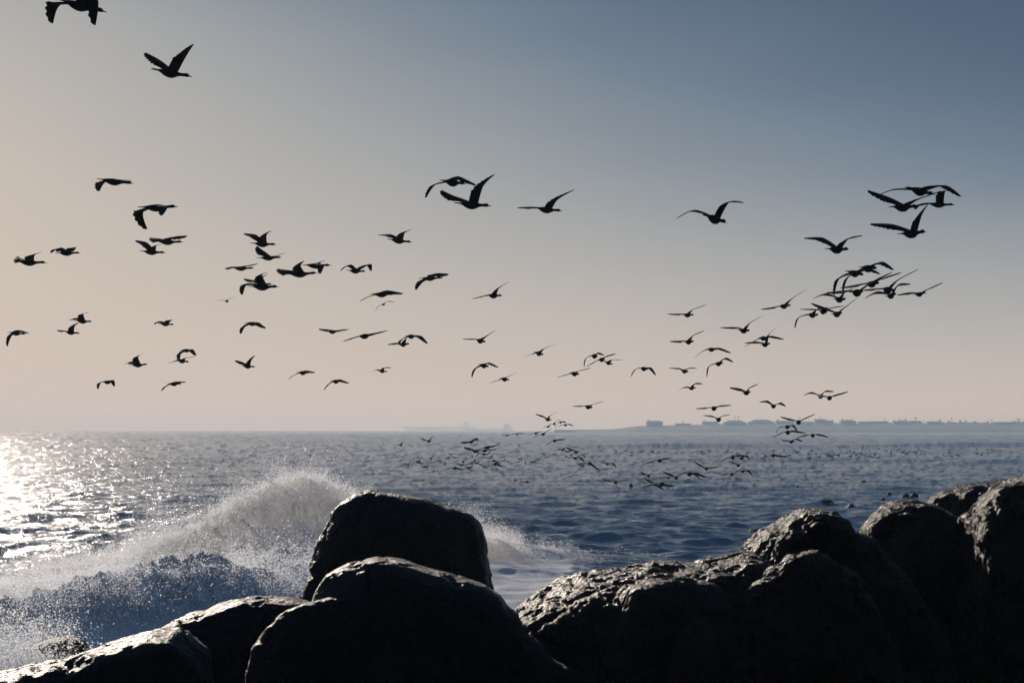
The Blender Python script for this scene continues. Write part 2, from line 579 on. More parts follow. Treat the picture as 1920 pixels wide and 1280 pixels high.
# ------------------------------------------------------------------ boulders
def rock(name, label, D, ridge, front, back, p=.55, q=.8, nu=230, nv=150, mat='rock', zbase=None, amp=1.0, seed=1, drop=.05,
         tilt=0.0, groove=0.0, fine=1.0):
    """ridge: skyline of the boulder as photograph pixels, set at distance D; the body is rounded in depth around it"""
    px = np.array([a for a, b in ridge], float)
    py = np.array([b for a, b in ridge], float)
    wx = (px - 960) / F * D
    wz = CAMZ + (HORIZON - py) / F * D
    seg = np.concatenate([[0], np.cumsum(np.hypot(np.diff(wx), np.diff(wz)))])
    t = np.linspace(0, seg[-1], nu)
    # smooth the skyline a little
    X0, Z0 = np.interp(t, seg, wx), np.interp(t, seg, wz)
    kk = max(3, nu // 60) | 1
    ker = np.hanning(kk + 2)[1:-1]
    ker /= ker.sum()
    sm = lambda v: np.convolve(np.pad(v, kk // 2, mode='edge'), ker, 'valid')
    X0, Z0 = sm(X0), sm(Z0)
    zb = min(Z0.min(), 1.6) - .5 if zbase is None else zbase
    u = np.linspace(-1, 1, nu)
    plan = np.clip(1 - np.abs(u) ** 3.2, 0.02, 1) ** .5
    # section from back foot over the flat wet top to the steep front: (depth fraction, height fraction)
    sec = np.array([(1.0, 0), (.97, .55), (.9, .82), (.72, .95), (.45, .995), (.1, 1.0), (-.25, 1 - drop * .3), (-.55, 1 - drop),
                    (-.78, .97 - drop * 1.5), (-.88, .86 - drop * 1.6), (-.95, .55), (-1.0, 0)])
    sl = np.concatenate([[0], np.cumsum(np.hypot(np.diff(sec[:, 0]), np.diff(sec[:, 1])))])
    wts = np.interp(sl, sl, sl)
    tt = np.linspace(0, sl[-1], nv)
    ker2 = np.hanning(nv // 12 + 2)[1:-1]
    ker2 /= ker2.sum()
    n2 = len(ker2)
    smo = lambda v: np.convolve(np.pad(v, (n2 // 2, n2 - 1 - n2 // 2), mode='edge'), ker2, 'valid')
    dfr = smo(np.interp(tt, sl, sec[:, 0]))
    hz = smo(np.interp(tt, sl, sec[:, 1]))
    hz = hz / hz.max()
    dep = np.where(dfr > 0, back * dfr, front * dfr)
    XX = X0[:, None] + 0 * dep[None, :]
    YY = D + dep[None, :] * plan[:, None]
    ZZ = zb + (Z0[:, None] - zb) * hz[None, :] + tilt * (dep[None, :] * plan[:, None]) * hz[None, :]
    pts = np.stack([XX.ravel(), YY.ravel(), ZZ.ravel()], 1)
    # broken flat faces: shave the bulges on the near side
    fr_ = np.random.default_rng(seed * 7 + 1)
    for _ in range(11):
        nn = np.array([fr_.normal(0, .8), -abs(fr_.normal(.7, .4)), fr_.normal(.25, .35)])
        nn /= np.linalg.norm(nn)
        if nn[2] > .7:
            continue
        pr = pts @ nn
        ex = np.maximum(pr - np.quantile(pr, fr_.uniform(.955, .99)), 0)
        pts = pts - nn[None, :] * (np.minimum(ex, .12) * .8)[:, None]
    # normals from finite differences
    G = pts.reshape(nu, nv, 3)
    n_ = np.cross(np.gradient(G, axis=0), np.gradient(G, axis=1))
    n_ /= np.linalg.norm(n_, axis=2, keepdims=True) + 1e-9
    n_ = n_.reshape(-1, 3)
    out = pts - np.array([pts[:, 0].mean(), D, zb])
    n_[(n_ * out).sum(1) < 0] *= -1
    sc_ = 15.0 / D
    disp = .12 * fbm(pts * 1.1, 4, seed * 31)
    st = pts @ np.array([[.92, .0, .38], [0, 1, 0], [-.38, 0, .92]])      # slanting strata
    disp += .045 * fbm(st * np.array([2.2, 2.6, 7.0]), 4, seed * 31 + 5, .55)
    disp -= .05 * np.clip(fbm(st * np.array([1.6, 1.6, 3.4]), 3, seed * 31 + 7, .5, True) - .45, 0, 1)
    disp += .028 * fine * fbm(pts * 8.0, 5, seed * 31 + 9, .66)
    disp += .012 * fine * fbm(st * np.array([7., 7., 22.]), 3, seed * 31 + 12, .6)
    ck = np.abs(vnoise(st * np.array([1.7, 1.7, 2.4]) + .25 * vnoise(pts * 6, seed + 3)[:, None], seed * 31 + 21))
    disp -= .05 * np.clip(1 - ck * 11, 0, 1)
    disp += .07 * np.abs(vnoise(st * np.array([1.9, 1.9, 1.4]), seed * 31 + 25))
    if groove:
        disp -= groove * np.clip(fbm(pts * np.array([7., 7., 1.2]), 4, seed * 31 + 15, .6, True), 0, 1)
    keep = np.interp(hz, [0, .9, 1], [1, 1, .55])
    disp = disp * np.tile(keep, nu) * amp
    pts = pts + n_ * disp[:, None]
    base = np.array([X0.mean(), D, zb])
    o = mesh_obj(name, pts - base, grid_faces(nu, nv), M[mat])
    o.location = base
    tag(o, label, 'boulder', 'boulders along the shore')
    return o


rock('boulder', 'squared upright block of dark rock standing before the breaking wave', 24,
     [(560, 1150), (570, 1106), (583, 1060), (600, 1010), (618, 972), (640, 945), (665, 927), (690, 921), (735, 927), (790, 936), (845, 950), (885, 967), (903, 985), (909, 1010), (911, 1060), (913, 1150)],
     0.41, 1.1, .28, .75, zbase=.8, seed=2, amp=.8, drop=.09, nu=280, nv=180, groove=.03)
rock('boulder', 'smooth black dome overlapping the foot of the squared block', 15,
     [(560, 1340), (578, 1150), (592, 1108), (612, 1085), (655, 1063), (705, 1053), (755, 1057), (800, 1070), (850, 1080), (905, 1094), (938, 1116), (952, 1138), (970, 1150), (985, 1185), (1040, 1235), (1110, 1262), (1160, 1300), (1200, 1400)],
     0.35, .6, .3, .75, seed=3, amp=.6, zbase=1.2)
rock('boulder', 'low black dome nearest the camera, below the smooth dome', 14.72,
     [(440, 1420), (458, 1260), (468, 1220), (488, 1188), (520, 1158), (565, 1133), (620, 1120), (680, 1122), (740, 1138), (800, 1180), (850, 1250), (880, 1420)],
     0.13, .35, .3, .75, seed=4, amp=.6, zbase=1.3)
rock('boulder', 'rounded boulder with brown sheen between the long slab and black dome', 17,
     [(240, 1420), (262, 1260), (280, 1205), (305, 1178), (350, 1156), (420, 1136), (475, 1125), (530, 1123), (575, 1132), (620, 1160), (660, 1260), (690, 1420)],
     0.50, .9, .3, .75, seed=5, amp=.8, zbase=1.2)
rock('boulder', 'long low slab with a bright wet upper edge in the bottom corner', 15.5,
     [(-620, 1420), (-500, 1330), (-330, 1305), (-160, 1290), (-60, 1277), (0, 1266), (60, 1254), (110, 1243), (165, 1228), (230, 1207), (285, 1190), (330, 1186), (380, 1230), (420, 1400)],
     0.55, .7, .3, .75, seed=6, amp=.8, zbase=1.2)
rock('boulder', 'small weed-covered brown rock behind the long slab', 21.5,
     [(20, 1330), (36, 1235), (55, 1216), (85, 1205), (120, 1200), (143, 1202), (156, 1214), (168, 1224), (190, 1218), (215, 1212), (245, 1214), (280, 1225), (320, 1330)],
     0.28, .5, .3, .75, seed=7, mat='rock_weed', amp=.6, zbase=.7, fine=1.8)
rock('boulder', 'wide sloping ledge with glistening top beside the gap of foam', 16,
     [(945, 1340), (962, 1180), (975, 1148), (1010, 1125), (1060, 1104), (1110, 1092), (1150, 1082), (1200, 1073), (1250, 1067), (1300, 1067), (1340, 1062), (1375, 1054), (1410, 1045), (1450, 1060), (1480, 1150), (1500, 1340)],
     0.83, .8, .3, .8, seed=8, mat='rock_brown', groove=.045, amp=.9, tilt=.10, zbase=1.2, nu=300, nv=200, fine=1.4)
rock('boulder', 'blunt lump with lit corner hanging under the sloping ledge', 15.35,
     [(1118, 1450), (1128, 1240), (1134, 1160), (1145, 1130), (1170, 1110), (1220, 1094), (1290, 1086), (1340, 1094), (1385, 1160), (1400, 1300), (1410, 1450)],
     .3, .4, .4, .75, seed=9, mat='rock_brown', amp=.8, zbase=1.2, fine=1.4)
rock('boulder', 'narrow upright spur of wet rock beneath the sloping ledge', 14.95,
     [(1232, 1450), (1246, 1300), (1256, 1235), (1268, 1195), (1286, 1170), (1306, 1158), (1328, 1160), (1346, 1250), (1356, 1450)],
     .16, .3, .5, .8, seed=10, mat='rock_brown', amp=.7, zbase=1.2, nu=160, nv=120)
rock('boulder', 'dark buttress with sparkling wet flank below the tall dome', 15.5,
     [(1285, 1450), (1302, 1310), (1316, 1225), (1334, 1168), (1362, 1130), (1400, 1098), (1440, 1062), (1485, 1030), (1540, 1022), (1610, 1070), (1690, 1210), (1730, 1450)],
     .35, .5, .3, .75, seed=11, mat='rock_brown', groove=.045, amp=1.0, zbase=1.2, fine=1.3)
rock('boulder', 'tall dark dome of rock with knobbly crown above the ledge', 16.5,
     [(1340, 1420), (1372, 1100), (1388, 1060), (1400, 1040), (1416, 1020), (1436, 999), (1462, 986), (1484, 973), (1500, 964), (1530, 960), (1560, 963), (1583, 978), (1597, 999), (1625, 1008), (1650, 1035), (1690, 1095), (1760, 1200), (1820, 1420)],
     0.72, .9, .3, .75, seed=12, mat='rock_brown', groove=.045, amp=.9, zbase=1.2, nu=280, nv=180, fine=2.1)
rock('boulder', 'brown rounded boulder between the tall dome and corner rocks', 18,
     [(1590, 1420), (1610, 1100), (1622, 1030), (1628, 990), (1645, 965), (1668, 950), (1695, 941), (1725, 938), (1755, 945), (1782, 958), (1810, 975), (1850, 1010), (1905, 1100), (1960, 1420)],
     0.55, .8, .3, .75, seed=13, mat='rock_brown', groove=.045, amp=.8, zbase=1.3, fine=2.1)
rock('boulder', 'slanting dark slab behind the corner boulder, meeting the sea', 20.5,
     [(1715, 1300), (1735, 980), (1747, 944), (1765, 929), (1800, 918), (1850, 908), (1890, 902), (1930, 903), (1990, 910), (2080, 925), (2170, 1000), (2220, 1300)],
     0.50, .7, .3, .75, seed=14, mat='rock_brown', amp=.7, zbase=1.4, fine=2.1)
rock('boulder', 'craggy sunlit boulder cut by the edge of the view', 17,
     [(1790, 1420), (1822, 1090), (1832, 1020), (1834, 980), (1842, 952), (1862, 930), (1885, 914), (1920, 900), (1980, 890), (2080, 893), (2180, 915), (2300, 930), (2420, 960), (2560, 1040), (2640, 1420)],
     0.61, .8, .3, .75, seed=15, nu=330, mat='rock_brown', groove=.045, amp=1.1, zbase=1.3, fine=2.1)

# ------------------------------------------------------------------ birds on the wing
# (crop origin x, y, scale) then rows: tail, bill, far wing wrist, tip, near wing wrist, tip, label
BIRDS = [
 ((0, 0, 3.2), [
  (340,-5, 640,74, 345,10, 277,106, 605,22, 602,182, 'large cormorant cut off by the top edge, wings drooping'),
  (925,428, 1140,447, 945,350, 850,292, 1125,340, 1185,294, 'cormorant with wings in a sharp V, second highest of all'),
  (582,1074, 803,1101, 620,1085, 568,1130, 770,1090, 823,1107, 'hunched cormorant with wings swept low, above one with hanging wings'),
  (828,1244, 1068,1239, 848,1262, 860,1360, 1018,1252, 1008,1310, 'cormorant gliding with both wings hanging straight down')]),
 ((0, 400, 3.3675), [
  (90,304, 298,311, 125,283, 80,258, 235,272, 300,257, 'cormorant with splayed wingtips nearest the sunlit edge at mid height'),
  (348,250, 510,249, 375,213, 308,243, 490,218, 488,250, 'cormorant with folded near wing touching the splay-tipped one'),
  (888,241, 1040,245, 920,182, 843,163, 995,212, 1040,205, 'cormorant with one crooked wing raised, lower of an overlapping pair'),
  (975,178, 1157,180, 990,155, 932,142, 1100,157, 1200,152, 'flat-winged cormorant, upper of an overlapping pair under the hanging-winged bird'),
  (478,680, 577,681, 478,657, 434,671, 530,640, 573,628, 'upper bird of two joined wing to belly near the sunlit edge'),
  (408,747, 497,755, 405,738, 352,733, 475,715, 515,690, 'lower bird of two joined wing to belly near the sunlit edge'),
  (58,752, 155,760, 65,770, 34,836, 125,738, 197,757, 'cormorant banking with long wing down, closest to the sunlit edge'),
  (1003,697, 1097,700, 1010,678, 970,697, 1090,672, 1085,688, 'small cormorant with curled near wing, alone below the overlapping pair'),
  (826,960, 928,951, 830,932, 782,950, 875,910, 912,888, 'small cormorant with one wing raised, above the bow-winged low bird'),
  (1140,865, 1222,862, 1138,885, 1128,925, 1222,860, 1247,898, 'arch-winged cormorant riding just over a flatter one'),
  (1118,925, 1187,936, 1100,932, 1053,944, 1180,913, 1237,905, 'flat-winged cormorant directly beneath the arch-winged one'),
  (648,1062, 715,1065, 635,1065, 613,1105, 722,1052, 734,1093, 'small bow-winged cormorant, lowest near the sunlit edge'),
  (1065,1075, 1140,1074, 1055,1085, 1015,1117, 1110,1062, 1183,1063, 'small banking cormorant above the glittering water and wave crest')]),
 ((380, 400, 3.555), [
  (325,203, 487,203, 350,140, 265,125, 430,150, 478,125, 'cormorant with arms up, top of the tight cluster of seven'),
  (360,296, 530,293, 390,240, 350,208, 510,285, 566,269, 'cormorant with far wing raised, second in the tight cluster of seven'),
  (180,363, 345,365, 185,352, 135,360, 310,352, 381,342, 'level-winged cormorant at the sunward end of the tight cluster'),
  (548,406, 767,397, 560,375, 487,358, 660,360, 695,330, 'long flat cormorant under the one with its wing straight down'),
  (662,345, 858,346, 780,318, 803,299, 815,350, 800,412, 'cormorant with broad near wing straight down, front of the tight cluster'),
  (963,383, 1085,383, 985,338, 915,377, 1120,340, 1130,390, 'cormorant peering through its looped near wing, ahead of the tight cluster'),
  (313,491, 500,484, 295,460, 250,530, 400,420, 447,403, 'broad dark cormorant with one wing up and one down, lowest of the cluster'),
  (330,468, 460,470, 320,440, 268,427, 400,440, 445,412, 'cormorant mostly hidden behind the broad dark one'),
  (287,733, 385,733, 280,752, 250,797, 370,728, 430,765, 'bow-winged cormorant alone beneath the pale distant gull'),
  (827,790, 913,783, 845,772, 768,766, 910,778, 976,773, 'slim level cormorant just behind a larger level one'),
  (1030,825, 1140,803, 1000,825, 933,845, 1160,795, 1235,782, 'large level cormorant with wings in one unbroken slanting line'),
  (262,1016, 346,1021, 262,990, 213,976, 325,985, 356,949, 'small cormorant with wings in a V, low above the wave crest'),
  (638,1060, 705,1060, 620,1070, 572,1102, 690,1047, 755,1060, 'small banking cormorant with thin forward wing, first of a low pair'),
  (860,1118, 922,1117, 850,1130, 806,1177, 915,1106, 980,1130, 'small banking cormorant right above the crest, second of a low pair'),
  (1170,1050, 1230,1053, 1170,1038, 1127,1050, 1215,1027, 1258,1027, 'small cormorant with hooked wings straight above the squared block'),
  (1120,540, 1280,535, 1120,545, 1047,577, 1230,518, 1343,540, 'cormorant with wings curved like a bow just over a small gull')]),
 ((680, 300, 2.9095), [
  (195,1008, 253,1000, 185,995, 135,1003, 240,975, 270,955, 'cormorant tucked under the arch of another bird wing'),
  (235,962, 300,958, 220,972, 200,1000, 320,960, 356,1000, 'arch-winged cormorant shielding another bird below it'),
  (430,120, 562,120, 400,125, 343,193, 520,98, 622,147, 'big bow-winged cormorant overlapped by a V-winged one high in the middle'),
  (505,241, 700,244, 500,192, 428,150, 655,150, 722,92, 'big V-winged cormorant with spread fingertips high in the middle'),
  (930,265, 1090,273, 925,250, 850,247, 1060,222, 1154,171, 'big cormorant with near wing lifted, ahead of the high middle pair'),
  (137,434, 268,445, 155,403, 82,402, 230,403, 278,387, 'cormorant with shallow V wings below the high middle pair'),
  (305,645, 440,642, 330,660, 290,703, 400,623, 472,628, 'cormorant with broad wing drooping behind, above the bow-winged one'),
  (672,740, 762,736, 660,738, 596,753, 740,705, 798,668, 'cormorant tilted with near wing lifted, alone in the open middle sky'),
  (617,980, 670,990, 615,973, 545,973, 680,960, 730,928, 'small cormorant with level rear wing and lifted front wing'),
  (940,1048, 987,1060, 930,1055, 874,1075, 990,1030, 1050,1003, 'small cormorant with wings in a long slanting line, mid sky'),
  (637,1115, 688,1125, 620,1135, 597,1183, 690,1105, 740,1130, 'small cormorant with arched wings, above a slant-winged one'),
  (752,1190, 800,1198, 740,1200, 690,1213, 790,1182, 847,1158, 'small slant-winged cormorant just beneath an arch-winged one')]),
 ((960, 540, 3.5556), [
  (530,450, 572,452, 500,460, 483,525, 575,430, 612,450, 'arch-winged cormorant at the rear of a knot of three'),
  (575,478, 622,470, 550,490, 498,520, 630,452, 688,437, 'slant-winged cormorant in the middle of a knot of three'),
  (615,490, 675,508, 615,482, 592,478, 670,478, 735,478, 'cormorant with raised thin wing leading a knot of three'),
  (388,565, 450,573, 370,573, 305,593, 450,550, 523,533, 'slant-winged cormorant just below the knot of three'),
  (850,533, 912,538, 835,535, 797,588, 925,530, 958,580, 'cormorant with wings arched evenly down on both sides'),
  (480,785, 540,796, 475,783, 405,785, 545,772, 610,755, 'cormorant with straight wings flying alone above the low string'),
  (218,870, 263,878, 205,850, 160,838, 255,850, 301,826, 'cormorant with spread V wings topping the low string over the horizon')]),
 ((940, 765, 8.0), [
  (668,280, 738,270, 650,278, 605,318, 735,240, 757,235, 'rear bird of four bunched just above the horizon line'),
  (765,235, 818,235, 765,235, 745,240, 825,195, 890,170, 'bird with lifted wing, second of four bunched above the horizon'),
  (862,212, 918,205, 838,232, 810,295, 930,192, 980,220, 'arch-winged bird, third of four bunched above the horizon'),
  (935,250, 990,250, 900,245, 838,283, 1020,235, 1085,262, 'bird seen tail-on, leading four bunched above the horizon'),
  (490,375, 552,372, 470,375, 392,408, 560,352, 600,350, 'bird crossing the horizon line beside a plumper one'),
  (590,392, 665,380, 570,392, 480,432, 670,350, 765,300, 'plump bird with lifted wing crossing the horizon line'),
  (768,490, 838,478, 735,508, 650,560, 860,463, 958,463, 'brown bird gliding just under the horizon below the bunched four'),
  (885,630, 968,610, 895,610, 845,605, 965,580, 1022,535, 'bird with wing raised, first of three huddled over the sea'),
  (972,665, 1055,640, 985,640, 975,625, 1040,625, 1030,600, 'stubby bird in the middle of three huddled over the sea'),
  (1085,655, 1165,655, 1050,610, 978,585, 1140,640, 1165,625, 'bird with far wing raised, last of three huddled over the sea'),
  (985,740, 1060,740, 985,725, 960,705, 1050,735, 1075,730, 'bird overlapping the tail of an arch-winged one low over the sea'),
  (1060,745, 1160,745, 1060,735, 1040,742, 1195,735, 1243,800, 'arch-winged bird overlapping another low over the sea'),
  (1185,875, 1258,870, 1190,845, 1140,835, 1255,845, 1290,830, 'dark bird directly under another one wing, low over the sea'),
  (1285,825, 1365,825, 1270,825, 1190,822, 1370,840, 1480,930, 'bird with long wing slanting down over another, low over the sea'),
  (1558,835, 1628,828, 1560,810, 1520,795, 1680,820, 1725,885, 'single hook-winged bird ahead of the overlapping low pair'),
  (60,405, 125,405, 45,393, 0,402, 120,395, 150,385, 'rear bird of a flat trio right beneath the ships'),
  (150,390, 190,392, 150,388, 130,395, 180,380, 200,385, 'tiny middle bird of a flat trio beneath the ships'),
  (208,385, 262,385, 200,380, 185,385, 280,368, 345,382, 'leading bird of a flat trio beneath the ships'),
  (1700,630, 1745,645, 1700,630, 1688,618, 1735,635, 1760,630, 'tiny bird skimming the sea apart from the swimming flock')]),
 ((740, 800, 8.727), [
  (65,305, 150,308, 75,295, 52,285, 125,270, 165,243, 'lone small bird with wing raised over open water beyond the block'),
  (520,230, 605,238, 500,208, 430,180, 600,190, 650,135, 'V-winged bird just under the horizon beneath the farther ship'),
  (1190,265, 1325,213, 1185,238, 1080,245, 1330,180, 1378,215, 'bird climbing steeply with bent wing under the ships'),
  (1265,400, 1390,380, 1250,355, 1130,330, 1380,375, 1430,360, 'rear bird of the dense clump skimming the sea'),
  (1420,350, 1640,310, 1420,352, 1362,420, 1640,300, 1740,265, 'topmost long bird of the dense clump skimming the sea'),
  (1420,390, 1540,380, 1400,410, 1340,490, 1590,370, 1690,340, 'middle bird of the dense clump skimming the sea'),
  (1400,440, 1530,445, 1390,440, 1345,480, 1530,440, 1570,400, 'lowest bird of the dense clump skimming the sea'),
  (1565,495, 1615,490, 1575,480, 1560,470, 1605,460, 1632,432, 'tiny bird with one wing up just below the dense clump'),
  (1735,500, 1775,490, 1720,510, 1680,518, 1790,480, 1825,490, 'tiny bird ahead of the dense clump with crooked wing'),
  (340,575, 410,575, 310,580, 285,640, 425,578, 455,610, 'arch-winged bird low over the water behind the dense clump'),
  (365,495, 400,505, 370,490, 355,485, 435,490, 465,520, 'tiny bird just above the low arch-winged one'),
  (945,670, 1025,665, 900,675, 805,705, 1060,675, 1140,698, 'brown spread-winged bird lowest beneath the dense clump'),
  (1170,670, 1215,665, 1160,675, 1130,680, 1225,675, 1265,720, 'tiny hook-winged bird ahead of the lowest spread-winged one'),
  (1590,560, 1645,540, 1570,548, 1490,560, 1680,565, 1735,600, 'upper bird of a crossed pair under the dense clump'),
  (1610,605, 1680,600, 1580,620, 1465,690, 1700,605, 1775,650, 'lower bird of a crossed pair under the dense clump'),
  (910,455, 945,452, 900,440, 878,428, 940,445, 975,440, 'tiny bird flapping at the rear of the specks by the clump'),
  (985,505, 1020,500, 970,490, 945,475, 1010,495, 1035,490, 'tiny bird among specks, second from the rear by the clump'),
  (1100,575, 1140,570, 1110,560, 1085,560, 1160,510, 1195,535, 'tiny bird with high crooked wing amid the specks'),
  (1240,505, 1290,485, 1240,505, 1215,515, 1280,480, 1260,455, 'tiny bird tilting upward amid the specks below the clump'),
  (1295,550, 1335,555, 1290,550, 1265,555, 1310,540, 1310,525, 'tiny bird with short wings amid the specks below the clump'),
  (1455,650, 1490,640, 1430,625, 1380,595, 1490,635, 1520,620, 'tiny bird touching the wing of the crossed pair'),
  (1835,570, 1865,565, 1830,550, 1790,535, 1860,560, 1885,550, 'tiny bird out in front of the crossed pair'),
  (1010,600, 1045,600, 1010,595, 995,590, 1065,600, 1095,645, 'tiny arch-winged bird over the lowest spread-winged one'),
  (1225,600, 1265,595, 1200,605, 1130,620, 1270,590, 1300,585, 'tiny flat-winged bird behind the crossed pair'),
  (215,610, 250,605, 215,605, 205,600, 255,600, 290,575, 'tiny bird behind the low arch-winged one'),
  (625,728, 660,725, 600,730, 535,750, 665,722, 700,720, 'tiny bird lowest of all those behind the dense clump')]),
 ((1120, 830, 6.4), [
  (710,212, 790,203, 680,212, 575,247, 790,183, 880,180, 'brown bird gliding level over the rear end of the swimming flock'),
  (1285,305, 1335,303, 1265,275, 1170,220, 1350,290, 1450,285, 'brown bird with far wing raised between two low groups'),
  (590,395, 640,388, 585,375, 535,350, 650,355, 725,300, 'small V-winged bird low over the sea, behind a close trio'),
  (918,420, 975,405, 895,380, 795,342, 985,375, 1075,340, 'V-winged bird at the centre of the low close group'),
  (822,418, 880,410, 815,402, 735,418, 870,405, 890,395, 'small bird at the rear of the low close group'),
  (1070,370, 1140,365, 1065,350, 1045,350, 1180,355, 1310,410, 'wide-winged bird at the front of the low close group'),
  (1145,380, 1200,375, 1140,375, 1090,355, 1195,385, 1240,440, 'bird with drooping wing beneath the front of the low close group'),
  (190,470, 255,468, 180,455, 85,438, 265,455, 380,428, 'shallow V-winged bird nearest the pointed kelp tuft'),
  (645,500, 715,490, 650,460, 570,425, 725,500, 800,562, 'bird with one wing up and one down, lowest over the sea'),
  (740,490, 800,488, 690,485, 550,530, 820,490, 920,508, 'flat-winged bird crossing behind the lowest one'),
  (1590,175, 1660,160, 1560,175, 1475,235, 1700,140, 1810,155, 'rear bird of a pair arched side by side before the flock'),
  (1695,180, 1765,190, 1660,180, 1625,228, 1790,155, 1828,205, 'front bird of a pair arched side by side before the flock'),
  (1660,265, 1720,270, 1645,235, 1580,220, 1740,230, 1815,208, 'V-winged bird directly under the arched pair'),
  (1715,340, 1780,335, 1680,330, 1635,375, 1815,325, 1862,395, 'arch-winged bird skimming just above the kelp heads'),
  (1590,375, 1635,375, 1580,365, 1470,385, 1640,365, 1670,330, 'small bird behind the arch-winged one above the kelp heads')]),
 ((1240, 730, 5.3333), [
  (492,182, 562,188, 470,178, 350,188, 580,160, 692,155, 'level-winged bird gliding above a V-winged one over the headland'),
  (540,290, 605,305, 510,262, 425,257, 610,262, 680,250, 'V-winged bird touching the headland skyline'),
  (1088,170, 1158,158, 1070,112, 987,122, 1190,130, 1238,168, 'crook-winged bird alone above the headland roofs'),
  (1555,65, 1630,65, 1510,25, 1435,55, 1640,12, 1715,22, 'crook-winged bird, rear of a touching pair above the headland'),
  (1645,85, 1720,75, 1640,60, 1610,45, 1740,50, 1860,20, 'bird with long raised wing, front of a touching pair above the headland'),
  (1340,320, 1405,325, 1310,295, 1200,270, 1420,290, 1527,243, 'V-winged bird topping a stack of five before the headland'),
  (1228,370, 1295,372, 1190,375, 1155,440, 1320,355, 1362,425, 'arch-winged bird, second down in the stack before the headland'),
  (1232,425, 1300,425, 1210,430, 1115,480, 1310,408, 1435,433, 'wide slanting bird, third down in the stack before the headland'),
  (1492,455, 1537,455, 1450,450, 1365,478, 1580,445, 1670,473, 'brown bird flying straight away beside the stack of birds'),
  (1265,522, 1340,520, 1260,505, 1215,508, 1350,490, 1410,517, 'crook-winged bird at the bottom of the stack of birds'),
  (1090,655, 1148,655, 1050,665, 980,690, 1170,655, 1250,668, 'wide-winged bird skimming right over the swimming flock')]),
 ((1180, 540, 3.5545), [
  (347,180, 435,175, 350,168, 260,168, 420,145, 507,113, 'upper of two like birds with level rear and lifted front wing'),
  (360,360, 435,352, 365,348, 275,349, 425,315, 496,284, 'lower of two like birds with level rear and lifted front wing'),
  (718,283, 812,280, 725,258, 615,258, 800,235, 883,185, 'bird with lifted front wing above a crossed pair, mid sky'),
  (982,125, 1087,110, 985,120, 885,136, 1085,70, 1168,14, 'bird with wings in a steep slant trailing the big dark cluster'),
  (510,408, 590,405, 500,415, 433,463, 600,400, 672,432, 'bow-winged bird directly above a steeply arched one'),
  (560,505, 632,498, 540,515, 523,590, 640,465, 687,495, 'steeply arched bird with one wing hanging to a point'),
  (340,548, 398,557, 335,532, 270,531, 395,533, 445,533, 'flat-winged small bird level with the steeply arched one'),
  (387,668, 447,663, 380,655, 333,678, 440,633, 485,637, 'hook-winged small bird above the headland tip'),
  (750,700, 815,690, 740,668, 673,660, 800,662, 853,638, 'V-winged small bird high above the headland'),
  (855,335, 935,328, 845,345, 770,394, 940,320, 1022,342, 'wide-winged upper bird of a crossed pair, mid sky'),
  (868,380, 948,367, 850,355, 775,363, 930,310, 973,266, 'wing-raised lower bird of a crossed pair, mid sky')]),
 ((1480, 480, 6.4), [
  (815,150, 1085,130, 740,230, 690,400, 1095,78, 1205,185, 'cormorant arching over the top of the big dark cluster'),
  (660,193, 922,212, 620,260, 570,455, 965,165, 1048,233, 'cormorant with hanging wings just under the arching one'),
  (880,345, 1110,312, 850,332, 640,370, 1140,258, 1320,203, 'long slanting cormorant through the middle of the big dark cluster'),
  (715,450, 920,410, 700,402, 480,422, 1060,270, 1205,205, 'cormorant under the long slanting one in the big dark cluster'),
  (1080,400, 1290,400, 1080,378, 950,380, 1300,285, 1527,165, 'cormorant with near wing stretched high, front of the big dark cluster'),
  (1135,495, 1312,442, 1075,418, 935,490, 1310,340, 1432,345, 'cormorant with hooked wing, lowest at the front of the big cluster'),
  (1470,472, 1665,430, 1450,432, 1315,458, 1700,378, 1830,320, 'cormorant leading the whole big dark cluster by itself'),
  (510,522, 705,507, 460,442, 305,500, 650,440, 735,400, 'cormorant with thin curved rear wing below the big cluster'),
  (195,705, 370,700, 140,720, 90,855, 320,640, 440,625, 'cormorant with wing drooping to a point, rear of a low trio'),
  (340,655, 475,670, 310,630, 140,630, 520,617, 640,605, 'flat-winged cormorant in the middle of a low trio'),
  (492,705, 658,675, 440,615, 285,555, 680,600, 797,505, 'V-winged cormorant at the front of a low trio')]),
 ((1620, 330, 9.6), [
  (720,232, 1320,305, 640,205, 360,295, 1430,185, 1680,400, 'cormorant with arched wings on top of the overlapping four'),
  (415,580, 1025,522, 480,360, 130,220, 1000,410, 1330,300, 'cormorant with splayed rear wing in the overlapping four'),
  (1100,500, 1640,518, 1120,470, 1010,560, 1420,305, 1500,285, 'cormorant with outstretched neck leading the overlapping four'),
  (575,1070, 1175,973, 540,850, 200,815, 1010,720, 1080,540, 'cormorant with near wing raised, lowest of the overlapping four')]),
 ((1230, 340, 3.765), [
  (330,250, 512,277, 290,195, 163,245, 510,152, 605,165, 'cormorant with wings bowed wide, alone in the open blue sky'),
  (1187,484, 1380,470, 1190,393, 1065,387, 1350,408, 1430,398, 'cormorant with angular raised wings below the overlapping four')]),
]
GULLS = [
 ((380, 400, 3.555), [
  (153,582, 168,587, 120,577, 75,578, 182,571, 235,557, 'pale thin-winged gull beneath the tight cluster'),
  (1195,607, 1213,605, 1170,618, 1150,657, 1235,584, 1278,593, 'thin-winged gull in a steep bank under the bow-winged cormorant')]),
 ((1500, 740, 4.571), [
  (1226,335, 1234,338, 1222,331, 1216,330, 1236,336, 1244,346, 'tiny far gull alone over the sea before the headland')]),
]


